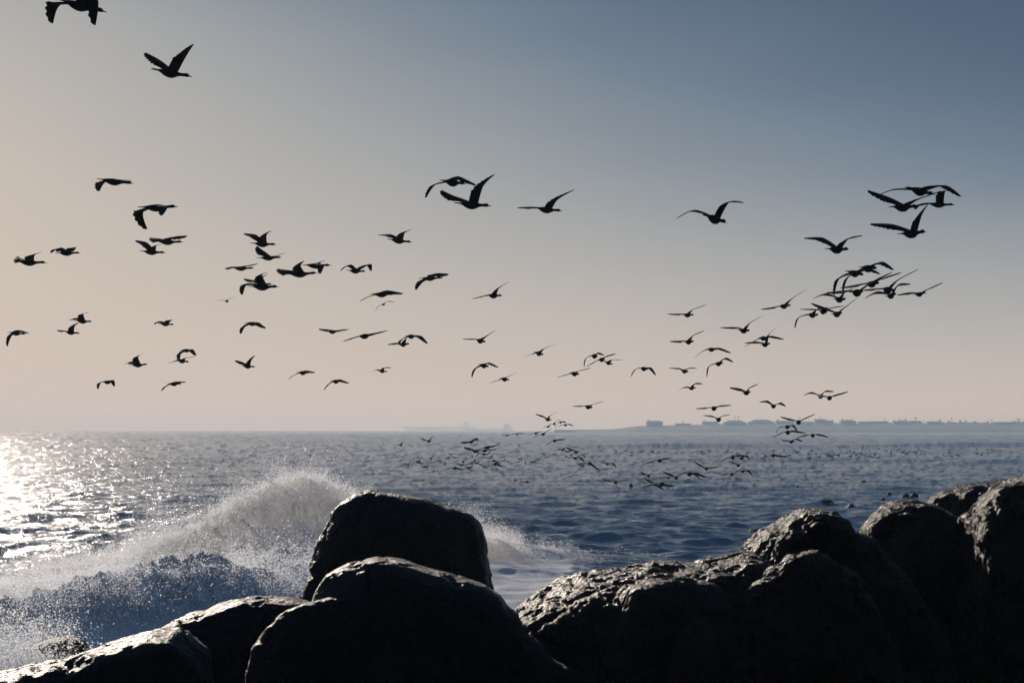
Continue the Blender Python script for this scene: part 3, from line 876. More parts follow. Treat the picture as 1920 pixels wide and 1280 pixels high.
def loft(path, rings):
    """path: list of (centre, side half-width, up half-height); rings segments -> verts, faces with closed ends"""
    v, f = [], []
    n = rings
    for c, side, up in path:
        for k in range(n):
            a = 2 * math.pi * k / n
            v.append(c + side * math.cos(a) + up * math.sin(a))
    for i in range(len(path) - 1):
        for k in range(n):
            a, b = i * n + k, i * n + (k + 1) % n
            f.append((a, b, b + n, a + n))
    f.append(tuple(range(n - 1, -1, -1)))
    f.append(tuple(range((len(path) - 1) * n, len(path) * n)))
    return v, f


BODY_CM = [  # along tail(0) -> bill(1): half width, half height, vertical shift (fractions of length)
    (.00, .050, .006, .004), (.06, .058, .008, .004), (.16, .040, .016, .004), (.23, .036, .036, -.004), (.31, .058, .060, -.018),
    (.42, .074, .078, -.028), (.52, .074, .078, -.026), (.60, .056, .058, -.016), (.66, .036, .038, -.008), (.73, .027, .030, -.002),
    (.80, .027, .031, .004), (.86, .030, .037, .010), (.90, .027, .030, .008), (.925, .014, .015, .003), (.945, .009, .010, .000), (.985, .006, .007, -.003), (1.0, .003, .005, -.009)]
BODY_GULL = [(.00, .060, .006, .0), (.12, .05, .012, .0), (.25, .05, .05, -.01), (.45, .09, .10, -.02), (.65, .08, .085, -.01),
             (.80, .055, .06, .0), (.90, .05, .055, .005), (.95, .02, .022, 0), (1.0, .005, .006, -.01)]


def bird_mesh(name, pts_px, s, body, La, Lh, chord, mat, Lb, fingers=True):
    """pts_px: tail, bill, far wrist, far tip, near wrist, near tip (photograph px); s: px per metre.
    Lengths known in metres give each limb its depth, so the bird is a true three-dimensional figure."""
    T, B, W1, T1, W2, T2 = [np.array([q[0], -q[1]]) / s for q in pts_px]
    ctr = (T + B) / 2
    l2 = np.linalg.norm(B - T)
    dy = math.sqrt(max(Lb * Lb - l2 * l2, 0.0))
    to3 = lambda q, yy: np.array([q[0] - ctr[0], yy, q[1] - ctr[1]])
    t3, b3 = to3(T, -dy / 2), to3(B, dy / 2)
    Lr = np.linalg.norm(b3 - t3)
    fw = (b3 - t3) / Lr
    up0 = np.array([0, 0, 1.0])
    side = np.cross(fw, up0)
    side /= np.linalg.norm(side)
    up = np.cross(side, fw)
    gf = (1.2 + .22 * (1 - abs(fw[0]))) * (1 if s > 60 else 1.2)
    chord = chord * (1 if s > 60 else 1.3)
    path = [(t3 + fw * a * Lr + up * dz * Lr, side * hw * gf * Lr, up * hh * gf * Lr) for a, hw, hh, dz in body]
    v, f = loft(path, 10)
    sh = t3 + fw * .60 * Lr + up * .012 * Lr
    for W, Tp, sg in ((W1, T1, 1), (W2, T2, -1)):
        s0 = sh - side * sg * .035 * Lr
        sp = np.array([s0[0], s0[2]])
        w2 = np.array([W[0] - ctr[0], W[1] - ctr[1]])
        d = np.linalg.norm(w2 - sp)
        wy = s0[1] + sg * max(math.sqrt(max(La * La - d * d, 0)), .6 * La * abs(fw[0]))
        w3 = np.array([w2[0], wy, w2[1]])
        tp = np.array([Tp[0] - ctr[0], Tp[1] - ctr[1]])
        d = np.linalg.norm(tp - w2)
        tip = np.array([tp[0], wy + sg * max(math.sqrt(max(Lh * Lh - d * d, 0)) * .9, .35 * Lh * abs(fw[0])), tp[1]])
        bone = []
        n1, n2 = 6, 9
        # smooth curve through shoulder, wrist, tip
        c1 = s0 + (w3 - s0) * .55 + up * .02
        tan = (tip - s0)
        tan /= np.linalg.norm(tan)
        for i in range(n1):
            t = i / n1
            bone.append(((1 - t) ** 2) * s0 + 2 * t * (1 - t) * (c1 * .5 + (w3 - tan * .08) * .5) + t * t * w3)
        for i in range(n2 + 1):
            t = i / n2
            c2 = w3 + tan * .09
            bone.append(((1 - t) ** 2) * w3 + 2 * t * (1 - t) * c2 + t * t * tip)
        bone = np.array(bone)
        tang = np.gradient(bone, axis=0)
        tang /= np.linalg.norm(tang, axis=1, keepdims=True) + 1e-9
        nb = len(bone)
        uu = np.concatenate([np.linspace(0, .45, n1, endpoint=False), np.linspace(.45, 1, n2 + 1)])
        cprof = np.interp(uu, [0, .12, .3, .45, .62, .8, .9, .96, 1], [.88, .97, .97, .93, .80, .60, .42, .26, .05]) * chord
        # saw-toothed trailing edge of the flight feathers
        if fingers:
            cprof = cprof * (1 + .10 * np.where(np.arange(nb) % 2 == 0, 1, -1) * (uu > .25))
        base = len(v)
        for i in range(nb):
            tl = float(np.interp(uu[i], [0, .12, .45, 1], [0, .04, .30, .36]))
            back = -fw * math.sqrt(1 - tl * tl) - up * tl
            tg = tang[i]
            cd = back - tg * np.dot(back, tg) * min(1.0, uu[i] / .4) * .85
            ln = np.linalg.norm(cd)
            if ln < .25:
                cd = cd + (up * .4 if ln < 1e-3 else cd / ln * (.25 - ln))
                ln = np.linalg.norm(cd)
            cd = cd / ln
            # trailing feathers lean towards the tip on the hand
            lean = tg * (.0 if uu[i] < .45 else .55 * (uu[i] - .45) / .55)
            nrm = np.cross(cd, tg)
            nrm /= np.linalg.norm(nrm) + 1e-9
            th = np.interp(uu[i], [0, .45, 1], [.017, .010, .003])
            le = bone[i]
            te = le + (cd + lean) * cprof[i]
            v += [le + nrm * th * .5 - cd * .006, le + (cd + lean) * cprof[i] * .4 + nrm * th, te, le + (cd + lean) * cprof[i] * .4 - nrm * th, le - nrm * th * .5 - cd * .006]
        for i in range(nb - 1):
            for k in range(5):
                a, b = base + i * 5 + k, base + i * 5 + (k + 1) % 5
                f.append((a, b, b + 5, a + 5))
        f.append(tuple(base + k for k in range(5)))
        f.append(tuple(base + (nb - 1) * 5 + k for k in range(4, -1, -1)))
        if fingers:   # spread primary feathers at the wingtip
            tg = tang[-1]
            for q in range(3):
                r0 = bone[-3 - q]
                d_ = tg + cd * (.35 + .32 * q)
                d_ /= np.linalg.norm(d_)
                en = r0 + d_ * (.115 - .018 * q)
                wv = np.cross(d_, nrm) * .009
                b_ = len(v)
                v += [r0 + wv, r0 - wv, en - wv * .3, en + wv * .3, r0 + d_ * .05 + nrm * .003]
                f += [(b_, b_ + 1, b_ + 4), (b_ + 1, b_ + 2, b_ + 4), (b_ + 2, b_ + 3, b_ + 4), (b_ + 3, b_, b_ + 4), (b_ + 3, b_ + 2, b_ + 1, b_)]
    me_o = mesh_obj(name, v, f, mat)
    return me_o, ctr


def fly(rows, name, cat, group, body, La, Lh, chord, mat, Lb, fingers=True):
    for (ox, oy, k), rr in rows:
        for r in rr:
            q = [(ox + r[i] / k, oy + r[i + 1] / k) for i in range(0, 12, 2)]
            d = lambda a, b: math.hypot(a[0] - b[0], a[1] - b[1])
            shp = (q[0][0] + .6 * (q[1][0] - q[0][0]), q[0][1] + .6 * (q[1][1] - q[0][1]))
            s = max(d(q[0], q[1]) / Lb, .93 * max(d(shp, q[2]) + d(q[2], q[3]), d(shp, q[4]) + d(q[4], q[5])) / (La + Lh))
            cy = (q[0][1] + q[1][1]) / 2
            if cy > HORIZON:      # keep it above the waves
                s = max(s, (cy - HORIZON) / (CAMZ - .55))
            o, ctr = bird_mesh(name, q, s, body, La, Lh, chord, mat, Lb, fingers)
            D = F / s
            cx = (q[0][0] + q[1][0]) / 2
            o.location = P(cx, cy, D)
            tag(o, r[12], cat, group)


fly(BIRDS, 'cormorant', 'bird', 'cormorants on the wing', BODY_CM, .25, .32, .176, M['bird'], .64)
fly(GULLS, 'gull', 'bird', 'gulls on the wing', BODY_GULL, .26, .34, .085, M['gull'], .40, False)

# swimming cormorants: one body each, low in the water with upright neck
def swim_mesh():
    fw, sd, up = np.array([1., 0, 0]), np.array([0, 1., 0]), np.array([0, 0, 1.])
    prof = [(-.30, .03, .010, .07), (-.22, .05, .03, .06), (-.10, .085, .07, .05), (.05, .095, .085, .05), (.16, .07, .07, .07),
            (.215, .035, .04, .13), (.225, .026, .03, .20), (.225, .024, .026, .27), (.25, .027, .032, .33), (.30, .022, .022, .335), (.34, .008, .008, .33), (.39, .004, .005, .322)]
    path = []
    for i, (a, hw, hh, z) in enumerate(prof):
        c = fw * a + up * z
        u_ = up if i < 4 or i > 7 else (-fw * .8 + up * .6)
        path.append((c, sd * hw, u_ * hh))
    return loft(path, 8)


sv, sf = swim_mesh()
swim0 = mesh_obj('swimming_cormorant', sv, sf, M['bird'])
spots = []
r2 = random.Random(3)
for k in range(104):
    spots.append((r2.gauss(1610, 95) if k % 3 else r2.uniform(1400, 1915), min(max(r2.gauss(851, 5.5), 841), 866)))
for k in range(26):
    spots.append((r2.uniform(1150, 1420), r2.gauss(849, 2.5)))
for k in range(30):
    spots.append((r2.gauss(870, 85), r2.gauss(866, 6)))
for k in range(14):
    spots.append((r2.uniform(1010, 1130), r2.gauss(853, 4)))
for i, (px, py) in enumerate(spots):
    o = swim0 if i == 0 else swim0.copy()
    if i:
        COL.objects.link(o)
    D = CAMZ * F / (py - HORIZON)
    X_ = (px - 960) / F * D
    hh = sea_height(np.array([X_]), np.array([float(D)]))[0][0]
    o.location = (X_, D, hh - .02)
    o.rotation_euler = (0, 0, r2.gauss(0, .7))
    sc_ = r2.uniform(1.0, 1.4)
    o.scale = (sc_, sc_, sc_)
    tag(o, 'tiny dark cormorant swimming among the scattered raft of birds', 'bird', 'cormorants resting on the sea')

# ------------------------------------------------------------------ headland, houses, trees, ships
DC = 3500.0
PM = DC / F      # metres per photograph pixel at the headland


def box(v, f, x0, x1, y0, y1, z0, z1):
    b = len(v)
    v += [(x0, y0, z0), (x1, y0, z0), (x1, y1, z0), (x0, y1, z0), (x0, y0, z1), (x1, y0, z1), (x1, y1, z1), (x0, y1, z1)]
    f += [tuple(b + i for i in q) for q in ((0, 3, 2, 1), (4, 5, 6, 7), (0, 1, 5, 4), (1, 2, 6, 5), (2, 3, 7, 6), (3, 0, 4, 7))]


hp = np.array([(1040, 805.5), (1112, 805.0), (1150, 804), (1172, 801.5), (1190, 799), (1215, 797.5), (1260, 797), (1300, 796.2), (1318, 795), (1360, 794.2), (1450, 793.6),
               (1600, 793.2), (1750, 792.8), (1860, 792.2), (1930, 791.4), (2200, 792), (2700, 792)])
hu = np.linspace(1040, 2700, 500)
hv = np.linspace(-1, 1, 26)
top = CAMZ + (HORIZON - np.interp(hu, hp[:, 0], hp[:, 1])) * PM
HU, HV = np.meshgrid(hu, hv, indexing='ij')
prof = np.interp(HV, [-1, -.85, -.55, -.2, .3, 1], [0, .35, .8, 1, 1, 0.1])
hx = (HU - 960) * PM
hy = DC + 20 + HV * 190 * sstep(1040, 1200, HU).clip(.1, 1)
hq = np.stack([hx.ravel() * .02, hy.ravel() * .02, 0 * hx.ravel()], 1)
hz = -1.5 + (top[:, None] + 1.5) * prof + (1.4 * fbm(hq, 4, 77)).reshape(hx.shape) * prof
head = mesh_obj('headland', np.stack([hx.ravel(), hy.ravel(), hz.ravel()], 1), grid_faces(len(hu), len(hv)), M['land'])
tag(head, 'low hazy headland running out into the sea', 'headland', kind='structure')


def zc(py):
    return CAMZ + (HORIZON - py) * PM


HOUSES = [  # x0, x1, top y, eaves y, kind, label
    (1207, 1238, 789.5, 791.5, 'hip', 'villa with jutting roof alone on the headland tip'),
    (1262, 1292, 794.8, 795, 'flat', 'long low flat-roofed house next to the headland tip villa'),
    (1314, 1344, 790.8, 791.2, 'flat', 'two-storey flat house with chimney, third from the headland tip'),
    (1349, 1391, 788.8, 793, 'hip', 'broad hip-roofed house under the pair of palms'),
    (1396, 1446, 787.5, 792.5, 'hip', 'wide house with sloping roof before the stack of birds'),
    (1450, 1486, 789.2, 790.5, 'gable', 'stepped house with mast behind the V-winged bird'),
    (1488, 1516, 791, 793.5, 'gable', 'low gabled house half hidden by flying birds'),
    (1520, 1541, 786.6, 787, 'flat', 'tall square block in the middle of the headland'),
    (1541, 1558, 788.8, 789.4, 'flat', 'shorter annexe beside the tall square block'),
    (1564, 1594, 788, 791, 'hip', 'hip-roofed house just beyond the tall square block'),
    (1600, 1622, 790.5, 792, 'hip', 'small dome-like roof between two long low houses'),
    (1624, 1660, 790.3, 790.8, 'flat', 'long low terrace in the middle of the headland row'),
    (1662, 1674, 789.8, 791, 'gable', 'narrow gabled house beside the long low terrace'),
    (1675, 1694, 788.6, 790.5, 'hip', 'house with raised roof below two slim palms'),
    (1697, 1722, 789.2, 790.3, 'hip', 'house beneath the tallest palm of the headland'),
    (1724, 1750, 790.5, 792, 'gable', 'plain gabled house before the leafy trees begin'),
    (1765, 1782, 792, 793, 'gable', 'small house between leafy trees on the headland'),
    (1795, 1830, 792.5, 793, 'flat', 'low pale building among trees with a white front'),
    (1846, 1880, 792, 793, 'flat', 'last low building before the tall leafy trees'),
]
for i, (x0, x1, yt, ye, kd, lab) in enumerate(HOUSES):
    cx = (x0 + x1) / 2
    w = (x1 - x0) * PM / 2
    dp = max(9, w * .55)
    zb = CAMZ + (HORIZON - np.interp(cx, hp[:, 0], hp[:, 1])) * PM - 2.5
    root = empty('house', ((cx - 960) * PM, DC - 60 + (i % 3) * 18, zb))
    tag(root, lab, 'house', 'houses along the headland')
    ze, zt = zc(ye - .8) - zb, zc(yt - .9) - zb
    v, f = [], []
    box(v, f, -w * .94, w * .94, -dp, dp, 0, ze)
    mesh_obj('wall', v, f, M['wall_white' if i % 3 else 'wall_tan'], False, root)
    v, f = [], []
    ov = w * (1.05 if i == 0 else .99)
    if kd == 'flat':
        box(v, f, -ov, ov, -dp - .5, dp + .5, ze + .003, max(zt, ze + .5))
    else:
        rx = w * (.45 if kd == 'hip' else .95)
        v = [(-ov, -dp - .8, ze), (ov, -dp - .8, ze), (ov, dp + .8, ze), (-ov, dp + .8, ze), (-rx, 0, zt), (rx, 0, zt)]
        f = [(0, 1, 5, 4), (1, 2, 5), (2, 3, 4, 5), (3, 0, 4), (3, 2, 1, 0)]
    rf = mesh_obj('roof', v, f, M['roof_grey' if i % 2 else 'roof_red'], False, root)
    if i in (0, 2, 5, 9, 13):
        v, f = [], []
        box(v, f, -w * .8, -w * .66, -1, 1, ze, zt + 2.2)
        mesh_obj('chimney', v, f, M['wall_tan'], False, rf)
    # window openings on the seaward side
    nwin = max(2, int(w / 4))
    for k in range(nwin):
        v, f = [], []
        xc = -w * .8 + 1.6 * w * (k + .5) / nwin
        box(v, f, xc - 1.0, xc + 1.0, -dp - .12, -dp + .1, ze * .5, ze * .5 + 1.8)
        mesh_obj('window', v, f, M['roof_grey'], False, root)

PALMS = [(1278, 790, 3.0), (1374, 781.5, 3.2), (1381, 781.5, 3.4), (1345, 782.5, 3.0), (1495, 782, 2.2), (1533, 781.5, 2.6), (1653, 784.5, 3.0), (1692, 785, 3.2), (1710, 782.5, 4.2),
         (1670, 787, 2.8), (1777, 784.5, 3.8), (1852, 787, 3.2), (1725, 788, 2.4)]
PALM_LABELS = ['short post-like palm on the flat house near the headland tip', 'rear of two palms above the broad hip-roofed house', 'front of two palms above the broad hip-roofed house', 'palm behind the V-winged bird at the headland skyline',
               'slim palm rising behind the raised wing of a bird', 'palm standing over the tall square block', 'palm with small round head above the long low terrace', 'palm on the house with the raised roof', 'tallest lollipop palm of the headland',
               'short palm beside the narrow gabled house', 'palm with round head between the leafy trees', 'thin palm among the last low buildings', 'stubby palm by the plain gabled house']
for i, (px, py, rp) in enumerate(PALMS):
    ztop = zc(py)
    zb = zc(797) - 1
    root = empty('palm_tree', ((px - 960) * PM, DC - 30, zb))
    tag(root, PALM_LABELS[i], 'palm tree', 'palms on the headland')
    v, f = loft([(np.array([.3 * math.sin(t * 3), 0, (ztop - zb) * t]), np.array([.55 - .25 * t, 0, 0]), np.array([0, .55 - .25 * t, 0])) for t in (0, .3, .6, 1)], 8)
    mesh_obj('trunk', v, f, M['trunk'], True, root)
    v, f = [], []
    rr_ = rp * PM * .85
    for k in range(18):
        a = k * 2.399
        e0 = r2.uniform(-.2, 1.2)
        prev = np.array([0, 0, ztop - zb])
        d3 = np.array([math.cos(a) * math.cos(e0), math.sin(a) * math.cos(e0), math.sin(e0)])
        sd = np.array([-math.sin(a), math.cos(a), 0])
        b = len(v)
        for q in range(5):
            t = q / 4
            c = prev + d3 * rr_ * t + np.array([0, 0, -rr_ * .75 * t * t])
            wd = rr_ * .16 * math.sin(math.pi * min(.95, t * .85 + .12))
            v += [c + sd * wd, c - sd * wd + np.array([0, 0, -.1])]
        for q in range(4):
            f.append((b + 2 * q, b + 2 * q + 1, b + 2 * q + 3, b + 2 * q + 2))
    mesh_obj('crown', v, f, M['frond'], False, root)

TREES = [(1755, 785.5, 9, 'bushy tree at the start of the leafy headland stretch'), (1768, 789, 6, 'low rounded tree next to the bushy tree'), (1788, 788, 5, 'slim upright tree beside the round-headed palm'),
         (1800, 788.5, 9, 'wide domed tree in the middle of the leafy stretch'), (1816, 789.5, 6, 'small tree above the low pale building'), (1832, 791, 6, 'low shrubby tree beyond the low pale building'),
         (1842, 789.5, 5, 'slim tree beside the last low building'), (1864, 790.5, 6, 'small rounded tree above the last low building'), (1887, 789, 8, 'spreading tree before the tall end clump'),
         (1901, 784.5, 10, 'tall feathery tree in the end clump'), (1918, 784, 9, 'tall tree at the very edge of the view'), (1908, 789, 9, 'low bush between two tall end trees')]
for i, (px, py, wp, _lab) in enumerate(TREES):
    zt, zb = zc(py), zc(797) - 1
    root = empty('tree', ((px - 960) * PM, DC - 35 - (i % 3) * 9, zb))
    tag(root, TREES[i][3], 'tree', 'leafy trees on the headland')
    hgt = zt - zb
    v, f = loft([(np.array([.4 * t, 0, hgt * .8 * t]), np.array([.5 - .35 * t, 0, 0]), np.array([0, .5 - .35 * t, 0])) for t in (0, .4, 1)], 7)
    for a in (0.6, 2.4, 4.2):
        lv, lf = loft([(np.array([.2 + math.cos(a) * t * wp * PM * .3, math.sin(a) * t * 2.5, hgt * (.4 + .35 * t)]), np.array([.22 - .15 * t, 0, 0]), np.array([0, .22 - .15 * t, 0])) for t in (0, .5, 1)], 5)
        b = len(v)
        v += lv
        f += [tuple(b + q for q in ff) for ff in lf]
    mesh_obj('trunk', v, f, M['trunk'], True, root)
    v, f = [], []
    wr = wp * PM * .5
    cl = [(r2.gauss(0, .42), r2.gauss(0, .42), r2.uniform(.40, .93)) for _ in range(9)]
    for k in range(420):
        c0 = cl[k % 9]
        rr_ = .24
        c = np.array([(c0[0] + r2.gauss(0, rr_)) * wr, (c0[1] + r2.gauss(0, rr_)) * wr, hgt * min(1.0, c0[2] + r2.gauss(0, .07))])
        a, b_ = r2.uniform(0, 6.28), r2.uniform(-1, 1)
        d1 = np.array([math.cos(a), math.sin(a), b_]) * r2.uniform(.35, .75)
        d2 = np.array([-math.sin(a) * .6, math.cos(a) * .6, r2.uniform(-.7, .7)]) * r2.uniform(.3, .6)
        b = len(v)
        v += [c - d1, c + d2, c + d1, c - d2]
        f.append((b, b + 1, b + 2, b + 3))
    mesh_obj('crown', v, f, M['frond'], False, root)


def ship(label, D, x0, x1, yhull, house, masts, frame, flip):
    """x0..x1 hull ends, yhull deck line, house (x0, x1, y), masts [(x, y)], frame portal cranes [(x0, x1, y)], all photograph px"""
    pm = D / F
    zz = lambda py: CAMZ + (HORIZON - py) * pm
    cx = (x0 + x1) / 2
    root = empty('cargo_ship', ((cx - 960) * pm, D, 0))
    tag(root, label, 'ship', 'cargo ships at anchor on the horizon')
    X_ = lambda px: (px - cx) * pm
    hw = 16.0
    st = np.linspace(0, 1, 15)
    path = []
    v, f = [], []
    deck = zz(yhull)
    L_ = (x1 - x0) * pm
    for t in st:
        b_ = hw * min(1, (max(0.02, t if not flip else 1 - t) * 6) ** .6)
        xx = X_(x0) + L_ * t
        bowt = t if not flip else 1 - t
        zd = deck + 5 * max(0, 1 - bowt * 9)
        rake = (6 * max(0, 1 - bowt * 12)) * (1 if not flip else -1)
        v += [(xx + rake, -b_ * .8, -2), (xx - rake, -b_, zd), (xx - rake, b_, zd), (xx + rake, b_ * .8, -2)]
    for i in range(len(st) - 1):
        for k in range(3):
            a = i * 4 + k
            f.append((a, a + 1, a + 5, a + 4))
    f += [(3, 2, 1, 0), tuple(range(len(v) - 4, len(v)))]
    mesh_obj('hull', v, f, M['hull'], False, root)
    v, f = [], []
    hx0, hx1, hy_ = house
    box(v, f, X_(hx0), X_(hx1), -12, 12, deck - .5, zz(hy_) - 4)
    box(v, f, X_(hx0) + 1.5, X_(hx1) - 2, -15, 15, zz(hy_) - 4, zz(hy_))
    sup = mesh_obj('superstructure', v, f, M['ship'], False, root)
    v, f = [], []
    fx = X_(hx1) + (2 if not flip else 4)
    box(v, f, fx, fx + 5, -3, 3, deck, zz(hy_) + 3)
    mesh_obj('funnel', v, f, M['hull'], False, root)
    for mx, my in masts:
        v, f = [], []
        box(v, f, X_(mx) - .9, X_(mx) + .9, -.9, .9, deck - .5, zz(my))
        mesh_obj('mast', v, f, M['ship'], False, root)
    for a, b, yy in frame:
        v, f = [], []
        box(v, f, X_(a) - .8, X_(a) + .8, -.8, .8, deck - .5, zz(yy))
        box(v, f, X_(b) - .8, X_(b) + .8, -.8, .8, deck - .5, zz(yy) + 3)
        box(v, f, X_(a) + .8, X_(b) - .8, -.6, .6, zz(yy) - 1.2, zz(yy))
        mesh_obj('crane', v, f, M['ship'], False, root)


ship('faintest long cargo ship lost in haze on the horizon', 12500, 758, 893, 800, (869, 876, 791), [(879, 788)], [(884, 893, 797)], False)
ship('hazy cargo ship with stern bridge and crane posts on the horizon', 10000, 872, 962, 803.6, (944, 955, 795), [(954, 793), (925, 799)], [(911, 929, 797)], False)

# ------------------------------------------------------------------ kelp heads on the water
KELP = [  # px, py of the waterline, width px, height px, form, label
    (1183.5, 916, 9, 10, 'tuft', 'pointed kelp tuft just ahead of the lowest flying bird'),
    (1364, 907, 8, 8, 'tuft', 'small pointed kelp tuft left of a twin tuft'),
    (1380, 899, 12, 6, 'twin', 'twin-peaked kelp tuft farthest out of the near heads'),
    (1362, 919, 6, 4, 'tuft', 'tiny kelp nub nearest the shore below the twin tuft'),
    (1415, 909, 8, 5, 'mound', 'rounded kelp head next to the twin tuft'),
    (1495, 915, 7, 7, 'tuft', 'single pointed kelp tuft in open water past the rounded head'),
    (1527, 914, 3, 2, 'mound', 'speck of kelp just past the single pointed tuft'),
    (1619, 904, 9, 4, 'mound', 'flat kelp head far out above the tall dome'),
    (1655, 936, 10, 7, 'mound', 'rounded kelp head nearest the brown boulder'),
    (1667, 930, 9, 7, 'mound', 'rounded kelp head just behind the nearest one'),
    (1699, 933, 12, 9, 'mound', 'large smooth kelp head, first of a joined pair'),
    (1715, 933, 15, 9, 'twin', 'wide ragged kelp head, second of a joined pair'),
    (1766, 928, 10, 9, 'mound', 'kelp head peeking over the slanting slab'),
    (1596, 950, 18, 9, 'mound', 'broad kelp head off the tall dome'),
    (1548, 945, 26, 4, 'flat', 'flat kelp mat awash beside the broad head'),
    (1418, 999, 24, 5, 'flat', 'glinting kelp mat beside the flank of the tall dome'),
    (966, 900, 8, 5, 'twin', 'leading tuft in a row of three bits above the block'),
    (977, 902, 5, 3, 'mound', 'middle nub in a row of three bits above the block'),
    (988, 903, 5, 3, 'mound', 'last nub in a row of three bits above the block')]
r3 = random.Random(8)
for i, (px, py, w, hgt, form, lab) in enumerate(KELP):
    D = CAMZ * F / (py - HORIZON)
    W, H_ = w * D / F, hgt * D / F
    v, f = [], []
    nl = 26 if form != 'flat' else 40
    # heap of curled leathery blades over a core of stipes
    nu_, nv_ = 16, 9
    for a in range(nu_):
        for b in range(nv_):
            th, ph = 2 * math.pi * a / nu_, (b / (nv_ - 1)) * math.pi / 2
            rr_ = math.cos(ph) ** .8
            bump_ = 1 + .22 * math.sin(3 * th + i) * math.cos(ph) + .12 * math.sin(7 * th + 2 * i)
            xx = W * .5 * rr_ * math.cos(th) * bump_
            zz_ = H_ * .8 * math.sin(ph) ** (1.6 if form == 'tuft' else .8)
            if form == 'twin':
                zz_ *= .55 + .6 * abs(math.sin(3.1 * xx / W + .3))
            if form == 'tuft':
                xx *= (1 - .55 * math.sin(ph))
            v.append((xx, W * .4 * rr_ * math.sin(th) * bump_, zz_ - .06))
    for a in range(nu_):
        for b in range(nv_ - 1):
            p0, p1 = a * nv_ + b, ((a + 1) % nu_) * nv_ + b
            f.append((p0, p1, p1 + 1, p0 + 1))
    for k in range(nl):
        a = r3.uniform(0, 6.28)
        r0 = r3.uniform(0, .42)
        bx, by = W * r0 * math.cos(a), W * .8 * r0 * math.sin(a)
        ln = W * r3.uniform(.25, .5)
        rise = H_ * r3.uniform(.2, 1.0) * (1 - r0 * 1.5) + .01
        da = a + r3.uniform(-.8, .8)
        b = len(v)
        for q in range(5):
            t = q / 4
            cx, cy = bx + math.cos(da) * ln * t, by + math.sin(da) * ln * t
            cz = max(-.05, rise * (1 - t * t * 1.2) + .02 * math.sin(5 * t + k))
            wd = W * .07 * math.sin(math.pi * (t * .85 + .1))
            v += [(cx - math.sin(da) * wd, cy + math.cos(da) * wd, cz), (cx + math.sin(da) * wd, cy - math.cos(da) * wd, cz + .25 * wd)]
        for q in range(4):
            f.append((b + 2 * q, b + 2 * q + 1, b + 2 * q + 3, b + 2 * q + 2))
    o = mesh_obj('kelp_head', v, f, M['kelp'])
    X_ = (px - 960) / F * D
    hh = sea_height(np.array([X_]), np.array([float(D)]))[0][0]
    o.location = (X_, D, max(hh, -.05))
    tag(o, lab, 'kelp', 'kelp heads breaking the surface')

# ------------------------------------------------------------------ spray thrown up by the wave
ng = bpy.data.node_groups.new('droplets', 'GeometryNodeTree')
ng.interface.new_socket('Geometry', in_out='INPUT', socket_type='NodeSocketGeometry')
ng.interface.new_socket('Geometry', in_out='OUTPUT', socket_type='NodeSocketGeometry')
gi, go = ng.nodes.new('NodeGroupInput'), ng.nodes.new('NodeGroupOutput')
mp = ng.nodes.new('GeometryNodeMeshToPoints')
na = ng.nodes.new('GeometryNodeInputNamedAttribute')
na.data_type = 'FLOAT'
na.inputs['Name'].default_value = 'drop'
sm_ = ng.nodes.new('GeometryNodeSetMaterial')
sm_.inputs['Material'].default_value = M['spray']
ng.links.new(gi.outputs[0], mp.inputs['Mesh'])
ng.links.new(na.outputs['Attribute'], mp.inputs['Radius'])
ng.links.new(mp.outputs[0], sm_.inputs['Geometry'])
ng.links.new(sm_.outputs[0], go.inputs[0])


def spray(name, label, pts, radii):
    me = bpy.data.meshes.new(name)
    me.vertices.add(len(pts))
    me.vertices.foreach_set('co', np.asarray(pts, np.float32).ravel())
    me.materials.append(M['spray'])
    o = bpy.data.objects.new(name, me)
    COL.objects.link(o)
    set_attr(o, 'drop', radii)
    md = o.modifiers.new('droplets', 'NODES')
    md.node_group = ng
    tag(o, label, 'spray', kind='stuff')
    return o


def surf(x, y):
    h_ = sea_height(x, y)[0]
    b_ = breaker(x, y)[0]
    return h_ + b_


def cull(p, scale, thr, seed, soft=.35):
    n = fbm(p * scale, 4, seed, .6)
    return rng.random(len(p)) < sstep(thr - soft, thr + soft, n)


def drops(n, lo=.0022, hi=.012, big=.02):
    r = lo * np.exp(rng.exponential(.55, n))
    r = np.clip(r, lo, hi)
    k = rng.random(n) < big
    r[k] = rng.uniform(.008, .017, k.sum())
    return r


# veil hanging over the whole broken front, thickest along the crest
def veil(n, lo, hi, dmean, dmin, dmax, upm, thr, seed):
    px = rng.uniform(lo, hi, n)
    Dc, Zc = crest(px)
    dd = np.clip(.5 - rng.exponential(dmean, n), dmin, dmax)
    Dy = Dc + dd
    xx = (px - 960) / F * Dy
    gust = 1 + .8 * fbm(np.stack([px * .012, Dy * .3, 0 * px], 1), 4, seed + 3)
    up = rng.exponential(upm, n) * np.clip(gust, .15, 3)
    p = np.stack([xx, Dy, surf(xx, Dy) + up], 1)
    return p[cull(p * np.array([1, .6, 1]), 1.1, thr, seed)]


p = np.concatenate([veil(480000, -140, 700, 4.0, -13, .6, .30, .02, 301), veil(700000, 60, 700, 1.8, -6, .5, .20, -.08, 331)])
spray('spray', 'fine white spray veiling the breaking wave beside the squared block', p, drops(len(p), .0015, .007, .004))


